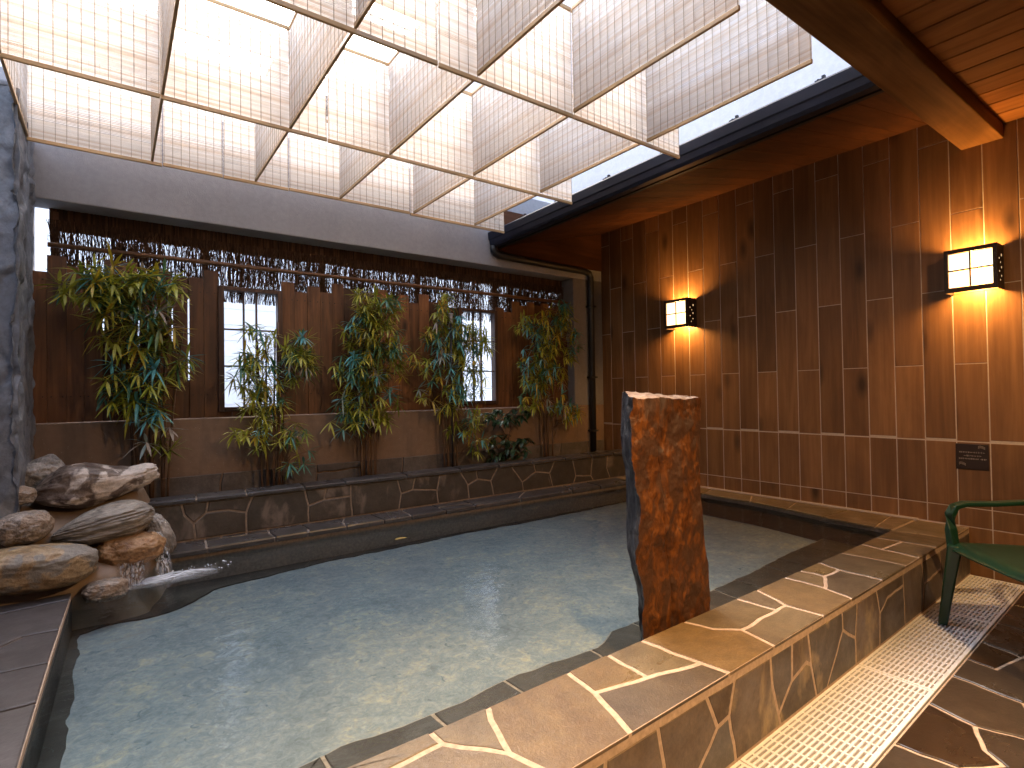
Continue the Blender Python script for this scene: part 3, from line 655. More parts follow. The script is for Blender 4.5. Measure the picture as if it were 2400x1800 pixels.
# ================================================================== RIGHT WALL: wood-look tiles
tw = thing('tiled_wall', 'tall right-hand wall of brown wood-look tiles with pale joints and two lamps', 'wall')
mb = MB(); mb.box(4.5825, 4.75, -2, 4.5, -.1, 3.12); mb.build('joint_mortar', M['tile_grout'], tw)
mb = MB(); pitch = .1745; y = 4.362-pitch*(-1); i = 0
ys = [4.5365-pitch*j for j in range(38)]
for j, yb in enumerate(ys):
    ya = yb-pitch; e = .0032; q = .003
    y0, y1 = max(ya+e, -1.99), min(yb-e, 4.498)
    if y1 <= y0: continue
    rows = [(.318,.44-.003),(.44+.003,.876-.003)]
    cut = [1.395, 2.41, 3.1] if (j % 2 == 1) else [.89, 1.90, 2.918, 3.1]
    lo = .882
    for c in cut:
        if c-lo > .03: rows.append((lo, c-.002))
        lo = c+.003
    if y0 < YO(4.58): rows.append((.0, .312))
    for a, b in rows: mb.box(4.58, 4.60, y0, y1, a, b)
mb.build('wood_tile', M['tile'], tw, bevel=.0012, seg=1)
mb = MB(); mb.box(4.571, 4.582, 1.45, 4.09, .309, .322); mb.build('base_joint', M['tile_grout'], tw)

up = thing('upper_wall', 'pale lavender plaster wall rising above the dark gutter', 'wall')
mb = MB(); mb.box(3.9, 4.1, -3, 7, 3.13, 6.0); mb.build('plaster_panel', M['plaster_up'], up)
mb = MB(); mb.box(3.896, 3.905, 3.02, 3.03, 3.13, 6.0); mb.build('joint_strip', M['plaster'], up)

# ================================================================== ROOF, EAVE, CEILING, BEAM, GUTTER
T_ = lambda y: (4.5-y)/3.35                      # 0 at the far end, 1 at the beam
EX = lambda y: 3.14+.19*T_(y); EZ = lambda y: 2.725+.13*T_(y)
ev = struct(bpy.data.objects.new('eave_soffit', None)); COL.objects.link(ev)
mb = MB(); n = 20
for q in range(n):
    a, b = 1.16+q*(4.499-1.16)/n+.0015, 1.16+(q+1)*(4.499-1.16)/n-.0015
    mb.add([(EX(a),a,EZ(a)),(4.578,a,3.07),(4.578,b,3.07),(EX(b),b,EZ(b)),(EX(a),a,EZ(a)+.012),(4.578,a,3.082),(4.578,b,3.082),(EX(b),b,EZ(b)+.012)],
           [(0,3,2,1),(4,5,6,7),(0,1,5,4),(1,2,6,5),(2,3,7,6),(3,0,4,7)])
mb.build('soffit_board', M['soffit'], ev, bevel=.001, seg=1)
def run(prof, name, mat, par, y0=1.155, y1=4.498):
    mb = MB(); n = len(prof); vs = []
    for y in (y0, y1): vs += [(x+.19*T_(y), y, z+.13*T_(y)) for x, z in prof]
    mb.add(vs, [tuple(range(n))[::-1], tuple(range(n, 2*n))]+[(i, (i+1) % n, n+(i+1) % n, n+i) for i in range(n)])
    return mb.build(name, mat, par)
mb = MB(); mb.add([(EX(1.15)-.02,1.15,EZ(1.15)+.05),(4.6,1.15,3.13),(4.6,4.5,3.13),(EX(4.5)-.02,4.5,EZ(4.5)+.05),(3.24,1.0,2.95),(4.6,1.0,3.25),(4.6,4.5,3.25),(3.05,4.5,2.83)], [(0,3,2,1),(4,5,6,7),(0,1,5,4),(1,2,6,5),(2,3,7,6),(3,0,4,7)])
mb.build('roof_deck', M['roofing'], ev)
run([(3.105,2.712),(3.122,2.712),(3.122,2.85),(3.105,2.85)], 'fascia_board', M['fascia'], ev)
run([(3.119,2.700),(3.15,2.700),(3.15,2.7235),(3.119,2.7235)], 'trim', M['black'], ev)

gu = thing('gutter', 'dark blue-black metal gutter along the eave with a downpipe into the corner', 'gutter')
run([(3.0,2.84),(2.996,2.83),(3.004,2.768),(3.012,2.76),(3.020,2.72),(3.035,2.698),(3.09,2.698),(3.09,2.84),(3.082,2.84),(3.08,2.71),(3.04,2.71),(3.03,2.725),(3.012,2.838)], 'trough', M['gutter'], gu, 1.155, 4.484)
run([(2.998,2.842),(3.033,2.696),(3.092,2.696),(3.092,2.842)], 'end_cap', M['gutter'], gu, 4.4845, 4.489)
mb = MB(); mb.tube([(3.05,4.46,2.71),(3.05,4.46,2.67),(3.065,4.46,2.645),(3.11,4.46,2.625),(3.3,4.46,2.618),(4.28,4.46,2.60),(4.345,4.46,2.585),(4.37,4.46,2.54),(4.37,4.46,2.3),(4.37,4.46,.58)], .036, 14)
mb.build('downpipe', M['pipe'], gu, smooth=True)
for z in (2.2, 1.4, .8):
    mb = MB(); mb.box(4.325, 4.415, 4.42, 4.5, z, z+.02); mb.build('pipe_clip', M['pipe'], gu)
for y in (1.42, 1.93, 2.45, 2.98, 3.53, 3.98, 4.3):
    mb = MB(); X, Z = .19*T_(y), .13*T_(y)
    mb.box(3.03+X, 3.05+X, y-.02, y-.004, 2.84+Z, 2.878+Z); mb.box(3.03+X, 3.05+X, y+.012, y+.02, 2.84+Z, 2.868+Z); mb.box(3.005+X, 3.06+X, y-.022, y+.022, 2.838+Z, 2.85+Z)
    mb.build('bracket', M['gutter'], gu)

ce = struct(bpy.data.objects.new('ceiling', None)); COL.objects.link(ce)
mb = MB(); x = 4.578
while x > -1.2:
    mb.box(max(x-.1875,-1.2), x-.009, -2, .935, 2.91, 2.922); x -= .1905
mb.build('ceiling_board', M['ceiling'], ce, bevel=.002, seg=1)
mb = MB(); mb.box(-1.4, 4.6, -2.2, 1.155, 2.925, 3.1); mb.build('roof_deck', M['black'], ce)
for (x, y) in ((2.5,-.55),(1.15,.25)):
    mb = MB(); mb.tube([(x,y,2.911),(x,y,2.900)], [.07,.065], 24); mb.build('downlight_trim', M['lamp_body'], ce)
    mb = MB(); mb.tube([(x,y,2.8995),(x,y,2.8965)], [.05,.048], 24); mb.build('downlight_lens', M['pane'], ce)
be = thing('roof_beam', 'thick brown timber beam crossing above at the upper right', 'beam')
mb = MB(); mb.box(-1.3, 4.579, .935, 1.152, 2.82, 2.924); mb.build('timber', M['beam'], be, bevel=.006)

# ================================================================== BAMBOO BLINDS
ZB, ZT = 2.755, 3.335
def blind(axis, fixed, a, b, label):
    """a hanging blind in the plane x=fixed ('y' axis) or y=fixed ('x' axis), from a to b"""
    t = thing('bamboo_blind', label, 'bamboo blind', 'bamboo blinds hung under the open roof', (a, fixed, 0) if axis == 'x' else (fixed, a, 0))
    L = b-a
    P = (lambda u, w, z: (u, w, z)) if axis == 'x' else (lambda u, w, z: (w, u, z))
    def bx(mb, u0, u1, w0, w1, z0, z1):
        p, q = P(u0, w0, z0), P(u1, w1, z1); mb.box(min(p[0],q[0]), max(p[0],q[0]), min(p[1],q[1]), max(p[1],q[1]), z0, z1)
    zo = RND(-.006,.006) + (.012 if axis == 'y' else 0)
    mb = MB(); z = ZB+zo+.018; off = RND(0, 50)
    while z < ZT-.008:
        hgt = .0064+RND(-.0004,.0004); gap = .0007 if noise.noise((off, z*7, 0)) < .12 else RND(.0006,.0030)
        w = .004*noise.noise((off, z*5, 3))
        bx(mb, RND(0,.002), L-RND(0,.002), w-.0007, w+.0007, z, z+hgt); z += hgt+gap
    mb.build('slats', M['slat'], t)
    mb = MB(); n = max(2, round(L/.052)); 
    for q in range(n+1):
        u = .006+(L-.012)*q/n
        bx(mb, u-.0009, u+.0009, -.0058, -.0042, ZB+zo+.016, ZT); bx(mb, u-.0009, u+.0009, .0042, .0058, ZB+zo+.016, ZT)
    mb.build('cord', M['string'], t)
    mb = MB(); bx(mb, 0, L, -.007, .007, ZB+zo-.004, ZB+zo+.0175); mb.build('bottom_rail', M['rail' if axis == 'x' else 'rail_y'], t, bevel=.003)
    mb = MB(); bx(mb, 0, L, -.006, .006, ZT, ZT+.02); mb.build('head_rail', M['rail' if axis == 'x' else 'rail_y'], t, bevel=.002)
    return t
ROWS = [('back', 4.16, [(-.44,.255),(.26,.605),(.61,1.035),(1.04,2.0),(2.005,2.965)]), ('middle', 3.22, [(-.43,.19),(.195,1.02),(1.025,2.04),(2.045,2.965)]), ('front', 2.19, [(-.4,.35),(.355,1.20),(1.205,2.03),(2.035,2.96)])]
ORD = ['leftmost', 'second from left', 'third from left', 'fourth from left', 'rightmost']
for nm, y, segs in ROWS:
    for i, (a, b) in enumerate(segs):
        o = 'rightmost' if i == len(segs)-1 else ORD[i]
        blind('x', y, a, b, 'pale bamboo blind facing the viewer, %s in the %s row' % (o, {'back': 'farthest low', 'middle': 'middle', 'front': 'nearest high'}[nm]))
CX = [-.40, .20, .81, 1.41, 2.03, 2.63]
for ci, x in enumerate(CX):
    for rn, (a, b) in (('farthest', (3.235, 4.145)), ('middle', (2.205, 3.205)), ('nearest', (1.20, 2.175))):
        blind('y', x, a, b, 'side-on bamboo blind, %s crossing line from left, %s bay' % (['first','second','third','fourth','fifth','sixth'][ci], {'farthest': 'between middle and far rows', 'middle': 'between near and middle rows', 'nearest': 'between beam and near row'}[rn]) if False else
              'bamboo blind running away from viewer, %s line from left, %s' % (['first','second','third','fourth','fifth','sixth'][ci], {'farthest': 'farthest bay', 'middle': 'middle bay', 'nearest': 'bay nearest the beam'}[rn]))

# ================================================================== LANTERNS, SIGN
def lantern(yc, label):
    t = thing('wall_lantern', label, 'wall lamp', 'lit box lanterns on the wood-look wall', (4.58, yc, 2.0))
    hw, z0, z1, d = .135, -.142, .138, .15
    mb = MB(); th = .008
    # front frame with a 2 x 2 opening
    mb.box(-d, -d+.012, -hw, -hw+.022, z0, z1); mb.box(-d, -d+.012, hw-.022, hw, z0, z1)
    mb.box(-d, -d+.012, -hw+.022, hw-.022, z1-.026, z1); mb.box(-d, -d+.012, -hw+.022, hw-.022, z0, z0+.03)
    mb.box(-d+.002, -d+.008, -.0045, .0045, z0+.03, z1-.026); mb.box(-d+.0025, -d+.0075, -hw+.022, hw-.022, -.0045, .0045)
    mb.build('front_frame', M['iron'], t, bevel=.001, seg=1)
    holes = [(-.055,.070,.0085),(-.105,.045,.006),(-.078,.022,.005),(-.06,-.008,.007),(-.105,-.036,.0055),(-.062,-.062,.006),(-.088,-.09,.005)]
    for s in (-1, 1):
        mb = MB(); y = s*(hw-.004); mb.box(-d+.012, 0, y-.004, y+.004, z0, z1); sp = mb.build('side_panel', M['iron'], t)
        mb = MB()
        for hx, hz, r in holes: mb.tube([(hx, s*(hw-.001), hz), (hx, s*(hw+.0008), hz)], r, 14)
        mb.build('pierced_hole', M['hole'], sp)
    mb = MB(); mb.box(-.004, -.0005, -hw+.01, hw-.01, z0+.01, z1-.01); mb.build('back_plate', M['fascia'], t)
    g = M['pane']
    for sy in (-1, 1):
        for a, b in ((z0+.034, -.006), (.004, z1-.03)):
            mb = MB(); y0, y1 = sorted((sy*.004, sy*(hw-.024))); mb.box(-d+.0125, -d+.016, y0, y1, a, b); mb.build('pane', g, t, bevel=.001, seg=1)
    mb = MB(); mb.box(-d+.012, -d+.02, -hw+.008, hw-.008, z0+.001, z0+.006); mb.build('lower_lip', M['iron'], t)
    for dz in (.07, -.075):
        ld = bpy.data.lights.new('lantern_bulb', 'POINT'); ld.energy = 4.2; ld.color = LAMP; ld.shadow_soft_size = .045
        lo = bpy.data.objects.new('lantern_bulb', ld); COL.objects.link(lo); lo.parent = t; lo.location = (-.108, 0, dz)
    return t
M['hole'] = m_emit('lantern_hole', (1.0, .62, .30), .12)
lantern(3.358, 'lit box lantern with four glowing panes, nearer the bamboo')
lantern(1.088, 'larger-looking lit box lantern with four glowing panes, above the small sign')

sg = thing('wall_sign', 'small dark plaque with faint white lettering on the wood-look wall above the chair', 'sign', None, (4.58, 1.14, .78))
mb = MB(); mb.box(-.006, 0, -.086, .086, -.085, .084); mb.build('plate', M['sign'], sg, bevel=.004)
mb = MB(); R2 = random.Random(4)
for row, (zc, w) in enumerate(((.029, .066), (.006, .046), (-.014, .070))):
    y = w
    while y > -w:
        cw = R2.uniform(.006, .010)
        for q in range(3):
            yy = y-R2.uniform(0, cw*.8); hh = R2.uniform(.003, .006)
            if R2.random() < .5: mb.box(-.0072, -.0062, yy-.0008, yy+.0008, zc-hh, zc+hh)
            else: mb.box(-.0072, -.0062, yy-cw*.45, yy+.001, zc-hh+.004, zc-hh+.0056)
        y -= cw+.0015
for (yc, zc, s) in ((-.052, .062, 1), (.05, -.050, -1)):
    for q in range(3): 
        pts = [(-.0068, yc+.018*math.cos(a), zc+.006*q-.006+.006*math.sin(a*1.5)) for a in [i*.35 for i in range(9)]]; mb.tube(pts, .0009, 5)
mb.build('lettering', M['letter'], sg)

# ================================================================== STANDING STONE
ss = thing('standing_stone', 'tall rusty orange stone slab standing upright at the front edge of the pool', 'standing stone')
def prof_at(z):
    L = [(.12,1.668),(.29,1.664),(.41,1.663),(.52,1.645),(.61,1.632),(.74,1.643),(.84,1.642),(.93,1.632),(.98,1.614),(1.06,1.606),(1.14,1.611),(1.224,1.618)]
    Rr = [(.12,2.085),(.38,2.086),(.49,2.083),(.56,2.066),(.64,2.053),(.73,2.043),(.82,2.036),(1.0,2.040),(1.10,2.046),(1.212,2.056)]
    Bk = [(.12,.075),(.29,.075),(.43,.078),(.5,.088),(.6,.108),(.69,.118),(.8,.118),(.9,.112),(1.0,.108),(1.25,.105)]
    def ip(T, z):
        if z <= T[0][0]: return T[0][1]
        for a, b in zip(T, T[1:]):
            if z <= b[0]: return a[1]+(b[1]-a[1])*(z-a[0])/(b[0]-a[0])
        return T[-1][1]
    return ip(L, z), ip(Rr, z), ip(Bk, z)
bm = bmesh.new(); NZ, NU, ND = 170, 70, 14; grid = {}
def sp_pt(i, j, k):      # i height, j along front, k depth
    fz = i/NZ; u = j/NU; d = k/ND
    z = .12+(1.222-.12)*fz; l, r, bk_ = prof_at(z)
    x0 = l+(r-l)*u; 
    xb = (l+.062)+((r+.015)-(l+.062))*u
    x = x0+(xb-x0)*d; y = 1.437-.004*u+bk_*d
    top = fz**6
    z += top*(.024*d*(1-.6*u)-.010*u)
    nf = .012*noise.noise((x*7, z*5, d*3))+.009*(.4-abs(noise.noise((x*11+3, z*6, d*4))))+.006*noise.noise((x*21, z*15, d*5))+.003*noise.noise((x*47, z*36, d*9))+.002*noise.noise((x*110, z*90, d*9))
    cl = -.017*math.exp(-((u-.40-.06*max(0, .6-z)-.02*noise.noise((z*6, 0, 0)))/.02)**2)     # vertical crease
    if k == 0: y -= nf+cl*.9
    if k == ND: y += nf
    if j == 0: x += nf*1.2
    if j == NU: x -= nf*.8
    if i == NZ: z += .8*nf
    return (x, y, z)
def sv(i, j, k):
    if (i, j, k) not in grid: grid[(i, j, k)] = bm.verts.new(sp_pt(i, j, k))
    return grid[(i, j, k)]
def quadset(rng, mi):
    for q in rng:
        f = bm.faces.new([sv(*c) for c in q]); f.material_index = mi; f.smooth = True
quadset([((i,j,0),(i,j+1,0),(i+1,j+1,0),(i+1,j,0)) for i in range(NZ) for j in range(NU)], 0)
quadset([((i,j,ND),(i+1,j,ND),(i+1,j+1,ND),(i,j+1,ND)) for i in range(NZ) for j in range(NU)], 0)
quadset([((i,0,k),(i+1,0,k),(i+1,0,k+1),(i,0,k+1)) for i in range(NZ) for k in range(ND)], 1)
quadset([((i,NU,k),(i,NU,k+1),(i+1,NU,k+1),(i+1,NU,k)) for i in range(NZ) for k in range(ND)], 1)
quadset([((NZ,j,k),(NZ,j+1,k),(NZ,j+1,k+1),(NZ,j,k+1)) for j in range(NU) for k in range(ND)], 2)
bmesh.ops.recalc_face_normals(bm, faces=bm.faces[:])
for e in bm.edges:
    if len(e.link_faces) == 2 and e.calc_face_angle() > .7: e.smooth = False
me = bpy.data.meshes.new('slab'); bm.to_mesh(me); bm.free()
M['rust_top'] = m_rock('stone_top', [(.16,.11,.08),(.28,.2,.15),(.4,.3,.22)], None, 14)
for m in ('rust', 'rust_side', 'rust_top'): me.materials.append(M[m])
link('slab', me, ss)

# ================================================================== ROCK WATERFALL
def rock(name, c, r, rot, mat, label, group, seed, prof=None, amp=.16, flat=0.0, strat=0.0):
    bm = bmesh.new(); bmesh.ops.create_icosphere(bm, subdivisions=6, radius=1.0)
    Rm = Matrix.Rotation(rot[2], 3, 'Z') @ Matrix.Rotation(rot[1], 3, 'Y') @ Matrix.Rotation(rot[0], 3, 'X')
    for v in bm.verts:
        p = v.co.copy(); s = Vector((seed*3.1, seed*1.7, seed*.9))
        # squarish boulder
        e = .75; p = Vector([math.copysign(abs(q)**e, q) for q in p])
        n = amp*noise.noise(p*1.1+s)+amp*.55*noise.noise(p*2.6+s)+amp*.28*noise.noise(p*6+s)+amp*.14*noise.noise(p*14+s)+amp*.10*noise.noise(p*28+s)-amp*.9*max(0, .12-abs(noise.noise(p*2.1+s*1.3)))
        if strat: n += strat*(noise.noise(Vector((p.x*1.2, p.y*1.2, p.z*11))+s))
        p = p*(1+n)
        if prof:
            t = (p.x+1)/2*(len(prof)-1); i = max(0, min(len(prof)-2, int(t))); f = min(1, max(0, t-i)); w = prof[i][0]*(1-f)+prof[i+1][0]*f; dz = prof[i][1]*(1-f)+prof[i+1][1]*f
            p.y *= w; p.z = p.z*w+dz
        p = Vector((p.x*r[0], p.y*r[1], p.z*r[2])); v.co = Rm @ p
    for f in bm.faces: f.smooth = True
    me = bpy.data.meshes.new(name); bm.to_mesh(me); bm.free(); me.materials.append(mat)
    o = link(name, me); o.location = c
    return tag(o, label, 'rock', group, 'thing')
GR_ = 'rocks of the small waterfall'
rock('boulder', (-.065,3.93,.765), (.285,.16,.118), (0,-.03,.05), M['rock_mottled'], 'big dark boulder with pale patches and a blunt knob, topmost of the waterfall', GR_, 1,
     [(.7,-.1),(.95,.0),(1.05,.06),(1.02,.05),(.92,.0),(.78,.0),(.62,.1),(.66,.22),(.62,.28)], .13)
rock('rock', (-.36,4.12,.82), (.12,.10,.09), (0,-.45,.1), M['rock_grey'], 'pointed grey rock behind the mottled boulder, next to the column', GR_, 2, None, .2)
rock('rock', (-.46,3.84,.755), (.12,.10,.05), (0,.05,0), M['rock_speck'], 'flat speckled rock at the picture edge below the column', GR_, 3, None, .14)
rock('rock', (-.362,3.66,.615), (.115,.10,.076), (0,-.12,.1), M['rock_speck'], 'rounded pinkish speckled rock in pale mortar, left of the layered rock', GR_, 4, None, .14)
rock('rock', (-.045,3.70,.575), (.225,.16,.088), (0,-.12,.05), M['rock_schist'], 'wedge-shaped grey layered rock under the mottled boulder', GR_, 5, [(.35,-.1),(.7,-.05),(.95,.0),(1.05,.06),(1.1,.08),(1.05,.1),(.8,.1)], .10, strat=.05)
rock('rock', (-.30,3.49,.445), (.235,.14,.105), (0,.05,.0), M['rock_ochre'], 'long rounded ochre boulder lying lowest on the left', GR_, 6, None, .09)
rock('rock', (.072,3.64,.435), (.15,.13,.086), (0,.02,-.1), M['rock_orange'], 'blocky orange rock that water drips from', GR_, 7, None, .13)
rock('rock', (.222,3.86,.445), (.055,.09,.125), (0,-.38,0), M['rock_grey'], 'tilted slim rock at the right end of the waterfall', GR_, 8, None, .13)
rock('rock', (-.04,3.45,.29), (.09,.075,.052), (0,0,0), M['rock_speck'], 'small wet rock at the waterline below the orange rock', GR_, 9, None, .15)
# mortar mound the rocks sit in
mo = MB(); NXm, NYm = 40, 40
def mz(x, y):
    t = max(0.0, min(1.0, (y-3.44)/.50)); edge = max(0.0, min(1.0, (.19-x+(y-3.5)*.22)/.18)); fr_ = max(0.0, min(1.0, (y-3.43)/.06))
    z = .055+edge*fr_*(.225+.42*t**.9)
    return z+.02*noise.noise((x*6, y*6, 0))+.008*noise.noise((x*18, y*18, 2))
mo.add([(-1.1+1.42*i/NXm, 3.36+.80*j/NYm, mz(-1.1+1.42*i/NXm, 3.36+.80*j/NYm)) for j in range(NYm+1) for i in range(NXm+1)], [(j*(NXm+1)+i, j*(NXm+1)+i+1, (j+1)*(NXm+1)+i+1, (j+1)*(NXm+1)+i) for j in range(NYm) for i in range(NXm)])
tag(mo.build('rock_mortar', M['mortar'], smooth=True), 'smooth tan mortar bank that the waterfall rocks are set in', 'mortar bank', None, 'thing')
# falling water and foam
wf = thing('waterfall', 'thin veil of white water falling off the orange rock into the pool', 'waterfall')
def veil(name, top, bot, n=14, seed=0):
    mb = MB(); A, Bv = Vector(top[0]), Vector(top[1]); C, D = Vector(bot[0]), Vector(bot[1]); m = 16; vs = []
    for i in range(m+1):
        f = i/m
        for j in range(n+1):
            u = j/n; a = A.lerp(Bv, u); c = C.lerp(D, u); p = a.lerp(c, f); 
            bulge = math.sin(f*math.pi*.5); p.y = a.y+(c.y-a.y)*bulge; p.x = a.x+(c.x-a.x)*bulge+.006*noise.noise((u*6+seed, f*2, 0)); p.y += .006*noise.noise((u*8+seed, f*2, 5)); vs.append(p)
    for i in range(m):
        for j in range(n):
            u = (j+.5)/n; fade = min(1, 4*u, 4*(1-u))
            mb.add([vs[i*(n+1)+j], vs[i*(n+1)+j+1], vs[(i+1)*(n+1)+j+1], vs[(i+1)*(n+1)+j]], [(0,1,2,3)], 0, fade*(.6+.4*(i/m)))
    o = mb.build(name, M['fall'], wf, smooth=True)
    bm = bmesh.new(); bm.from_mesh(o.data); bmesh.ops.remove_doubles(bm, verts=bm.verts[:], dist=1e-5); bm.to_mesh(o.data); bm.free(); return o
veil('water_veil', ((.15,3.73,.50),(.225,3.75,.48)), ((.175,3.54,.272),(.27,3.57,.272)), 14, 1)
veil('water_veil', ((.0,3.525,.395),(.15,3.525,.39)), ((.0,3.49,.272),(.15,3.49,.272)), 20, 7)
mb = MB(); nx, ny = 90, 54
def foam_a(x, y):
    a = math.exp(-(((x-.27)/.15)**2+((y-3.525)/.06)**2)); b = .55*math.exp(-(((x-.08)/.13)**2+((y-3.46)/.025)**2)); return min(1, a*1.6+b)
for i in range(nx):
    for j in range(ny):
        x, y = -.08+.55*i/nx, 3.38+.30*j/ny; dx, dy = .55/nx, .30/ny
        a = foam_a(x+dx/2, y+dy/2)
        if a < .03: continue
        z = lambda x, y: .273+.016*foam_a(x, y)+.006*noise.noise((x*30, y*30, 0))*foam_a(x, y)
        mb.add([(x,y,z(x,y)),(x+dx,y,z(x+dx,y)),(x+dx,y+dy,z(x+dx,y+dy)),(x,y+dy,z(x,y+dy))], [(0,1,2,3)], 0, a)
mb.build('foam', M['foam'], wf)
mb = MB()
for q in range(26):
    x, y = RND(.25,.6), RND(3.5,3.68); mb.tube([(x,y,.274),(x,y,.279)], [RND(.003,.007), .001], 6, att=1.0)
mb.build('bubbles', M['foam'], wf)

lfm = MB()
pts = [(-.045,0),(-.02,.014),(.01,.017),(.035,.009),(.05,0),(.035,-.008),(.01,-.015),(-.02,-.013)]
lfm.add([(x, y*1.3, .004*abs(y)/.017) for x, y in pts]+[(x, y*1.3, .004*abs(y)/.017-.001) for x, y in pts], [tuple(range(8)), tuple(range(8,16))[::-1]]+[(i, (i+1) % 8, 8+(i+1) % 8, 8+i) for i in range(8)])
o = lfm.build('fallen_leaf', M['yellow_leaf']); o.location = (1.565, 3.46, .2735); tag(o, 'single yellow leaf floating near the far edge of the pool', 'leaf', None, 'thing')

# ================================================================== BAMBOO
def leaf_geo(mb, p, d, L, w, droop, tint, side):
    """folded lance leaf from p along d"""
    d = d.normalized(); s = d.cross(Vector((0,0,1)))
    if s.length < .1: s = Vector((1,0,0))
    s.normalize(); s = (s+side*.5).normalized(); up = s.cross(d).normalized(); n = 4; L_, C_, R_ = [], [], []
    for i in range(n+1):
        f = i/n; c = p+d*(L*f)-Vector((0,0,1))*(droop*L*f*f); ww = w*(math.sin(math.pi*min(1, f*.92+.08))**.8)*(1-.25*f) if i < n else 0
        C_.append(c); L_.append(c-s*ww+up*ww*.35); R_.append(c+s*ww+up*ww*.35)
    vs = L_+C_+R_; k = n+1; fs = []
    for i in range(n): fs += [(i, i+1, k+i+1, k+i), (k+i, k+i+1, 2*k+i+1, 2*k+i)]
    mb.add(vs, fs, 0, tint)
def bamboo(name, label, base, culms, blobs, ncl, seed, size=1.0, teal=.2):
    r = random.Random(seed); U = r.uniform
    t = thing(name, label, 'bamboo', 'bamboo plants in the planter', (base[0], base[1], .55))
    B0 = Vector((base[0], base[1], .55)); tops = []
    mb = MB()
    for (dx, dy, h, lx, rad) in culms:
        pts = []; m = 12
        for i in range(m+1):
            f = i/m; pts.append((dx+lx*f**1.6, dy+U(-.003,.003), h*f))
        mb.tube(pts, [rad*(1-.35*i/m) for i in range(m+1)], 8)
        for i in range(1, int(h/.16)):
            f = i*.16/h; x = dx+lx*f**1.6; mb.tube([(x, dy, i*.16-.004), (x, dy, i*.16+.004)], rad*(1-.35*f)+.0022, 8)
        tops.append([Vector(p) for p in pts])
    mb.build('culm', M['culm'], t, smooth=True)
    lm = MB(); tw_ = MB()
    W = sum(b[6] for b in blobs)
    for q in range(ncl):
        x = U(0, W)
        for b in blobs:
            x -= b[6]
            if x <= 0: break
        while True:
            a = Vector((U(-1,1), U(-1,1), U(-1,1)))
            if .15 < a.length < 1: break
        tgt = Vector((b[0]+a.x*b[3]-base[0], b[1]+a.y*b[4]-base[1], b[2]+a.z*b[5]-.55))
        tgt.y = max(-.25, min(.115 if tgt.z+.55 < 2.2 else .1, tgt.y))
        cu = min(tops, key=lambda c: min((p-tgt).length for p in c)+U(0,.1)); i = min(range(len(cu)), key=lambda i: abs(cu[i].z-(tgt.z-U(.05,.2))))
        st = cu[i]; tc0 = U(-1.5,1.5); mid = st.lerp(tgt, .5)+Vector((0, 0, U(.0,.05)))
        tw_.tube([st, mid, tgt], [.0022,.0016,.0010], 4, cap=False)
        out = (tgt-st); out.z *= .3
        if out.length < .02: out = Vector((U(-1,1), U(-1,0), 0))
        out.normalize()
        band = r.random(); tc = U(.80,.93) if band < teal*.6 else (U(.62,.76) if band < teal*.75+.17 else (U(.5,.57) if band < teal*.75+.28 else (U(.97,1) if band < teal*.75+.32 else U(0,.44))))
        nl = r.randint(5, 8); droop0 = U(.0,.30); face = U(-.75,.1)
        for k in range(nl):
            an = tc0+(k-(nl-1)/2)*.62+U(-.2,.2)
            d = Vector((math.sin(an)+.25*out.x, face+U(-.2,.2), -math.cos(an)*.85))
            leaf_geo(lm, tgt+Vector((U(-.006,.006), U(-.006,.006), U(-.006,.006))), d, U(.075,.135)*size, U(.0085,.0125)*size, droop0+U(-.15,.2), max(0, min(1, tc+U(-.04,.04))), Vector((U(-.4,.4), U(-.4,.4), U(-.4,.4))))
    tw_.build('twig', M['culm'], t); lm.build('foliage', M['leaf'], t, smooth=True)
    return t
PY = 4.37
# blobs: x, y, z, rx, ry, rz, weight
bamboo('bamboo_plant', 'tallest bamboo clump at the left, wide crown over slits in the fence', (.16,PY), [(-.02,.0,1.0,-.12,.013),(.04,.02,1.5,.0,.016),(.10,-.02,1.45,.04,.014),(-.06,.03,1.35,-.05,.009),(.13,.0,1.2,.1,.008),(.0,-.03,1.5,-.02,.008)],
       [(.10,4.34,2.0,.34,.13,.12,3.2),(-.1,4.33,1.93,.2,.12,.13,1.4),(.12,4.34,1.75,.27,.13,.16,2.6),(.2,4.34,1.5,.27,.13,.16,2.0),(.08,4.34,1.33,.24,.13,.13,1.4),(.1,4.32,1.16,.22,.12,.10,1.0),(.27,4.3,1.0,.14,.1,.14,.5)], 235, 3, 1.12, .2)
bamboo('bamboo_plant', 'shorter bamboo clump in front of the left lattice window', (.93,PY), [(-.05,.0,1.1,-.02,.006),(-.01,.02,1.17,.0,.008),(.03,-.01,1.15,.02,.009),(.07,.0,1.26,.0,.013),(.10,.02,1.1,.03,.006),(.0,.03,1.0,-.04,.006)],
       [(.86,4.34,1.62,.13,.1,.18,1.4),(.84,4.34,1.4,.2,.11,.16,1.8),(.88,4.34,1.22,.15,.1,.14,1.0),(1.14,4.33,1.55,.12,.1,.2,2.4),(.95,4.32,.98,.28,.11,.12,1.2),(1.1,4.3,.8,.12,.08,.14,.4)], 180, 5, .9, .12)
bamboo('bamboo_plant', 'dense bamboo clump between the two lattice windows, tight bundle of canes', (1.70,PY), [(-.06,.0,1.3,-.02,.007),(-.03,.02,1.5,.0,.008),(.0,.0,1.55,.02,.009),(.03,.02,1.5,.03,.007),(.06,.0,1.4,.03,.010),(.045,-.02,1.2,.02,.007),(-.015,-.02,1.35,-.02,.006)],
       [(1.76,4.34,1.98,.22,.12,.16,2.0),(1.78,4.34,1.75,.3,.12,.2,3.0),(1.72,4.34,1.48,.32,.12,.2,3.0),(1.68,4.34,1.22,.3,.12,.16,2.2),(1.62,4.32,1.05,.26,.1,.1,1.0)], 270, 7, .92, .2)
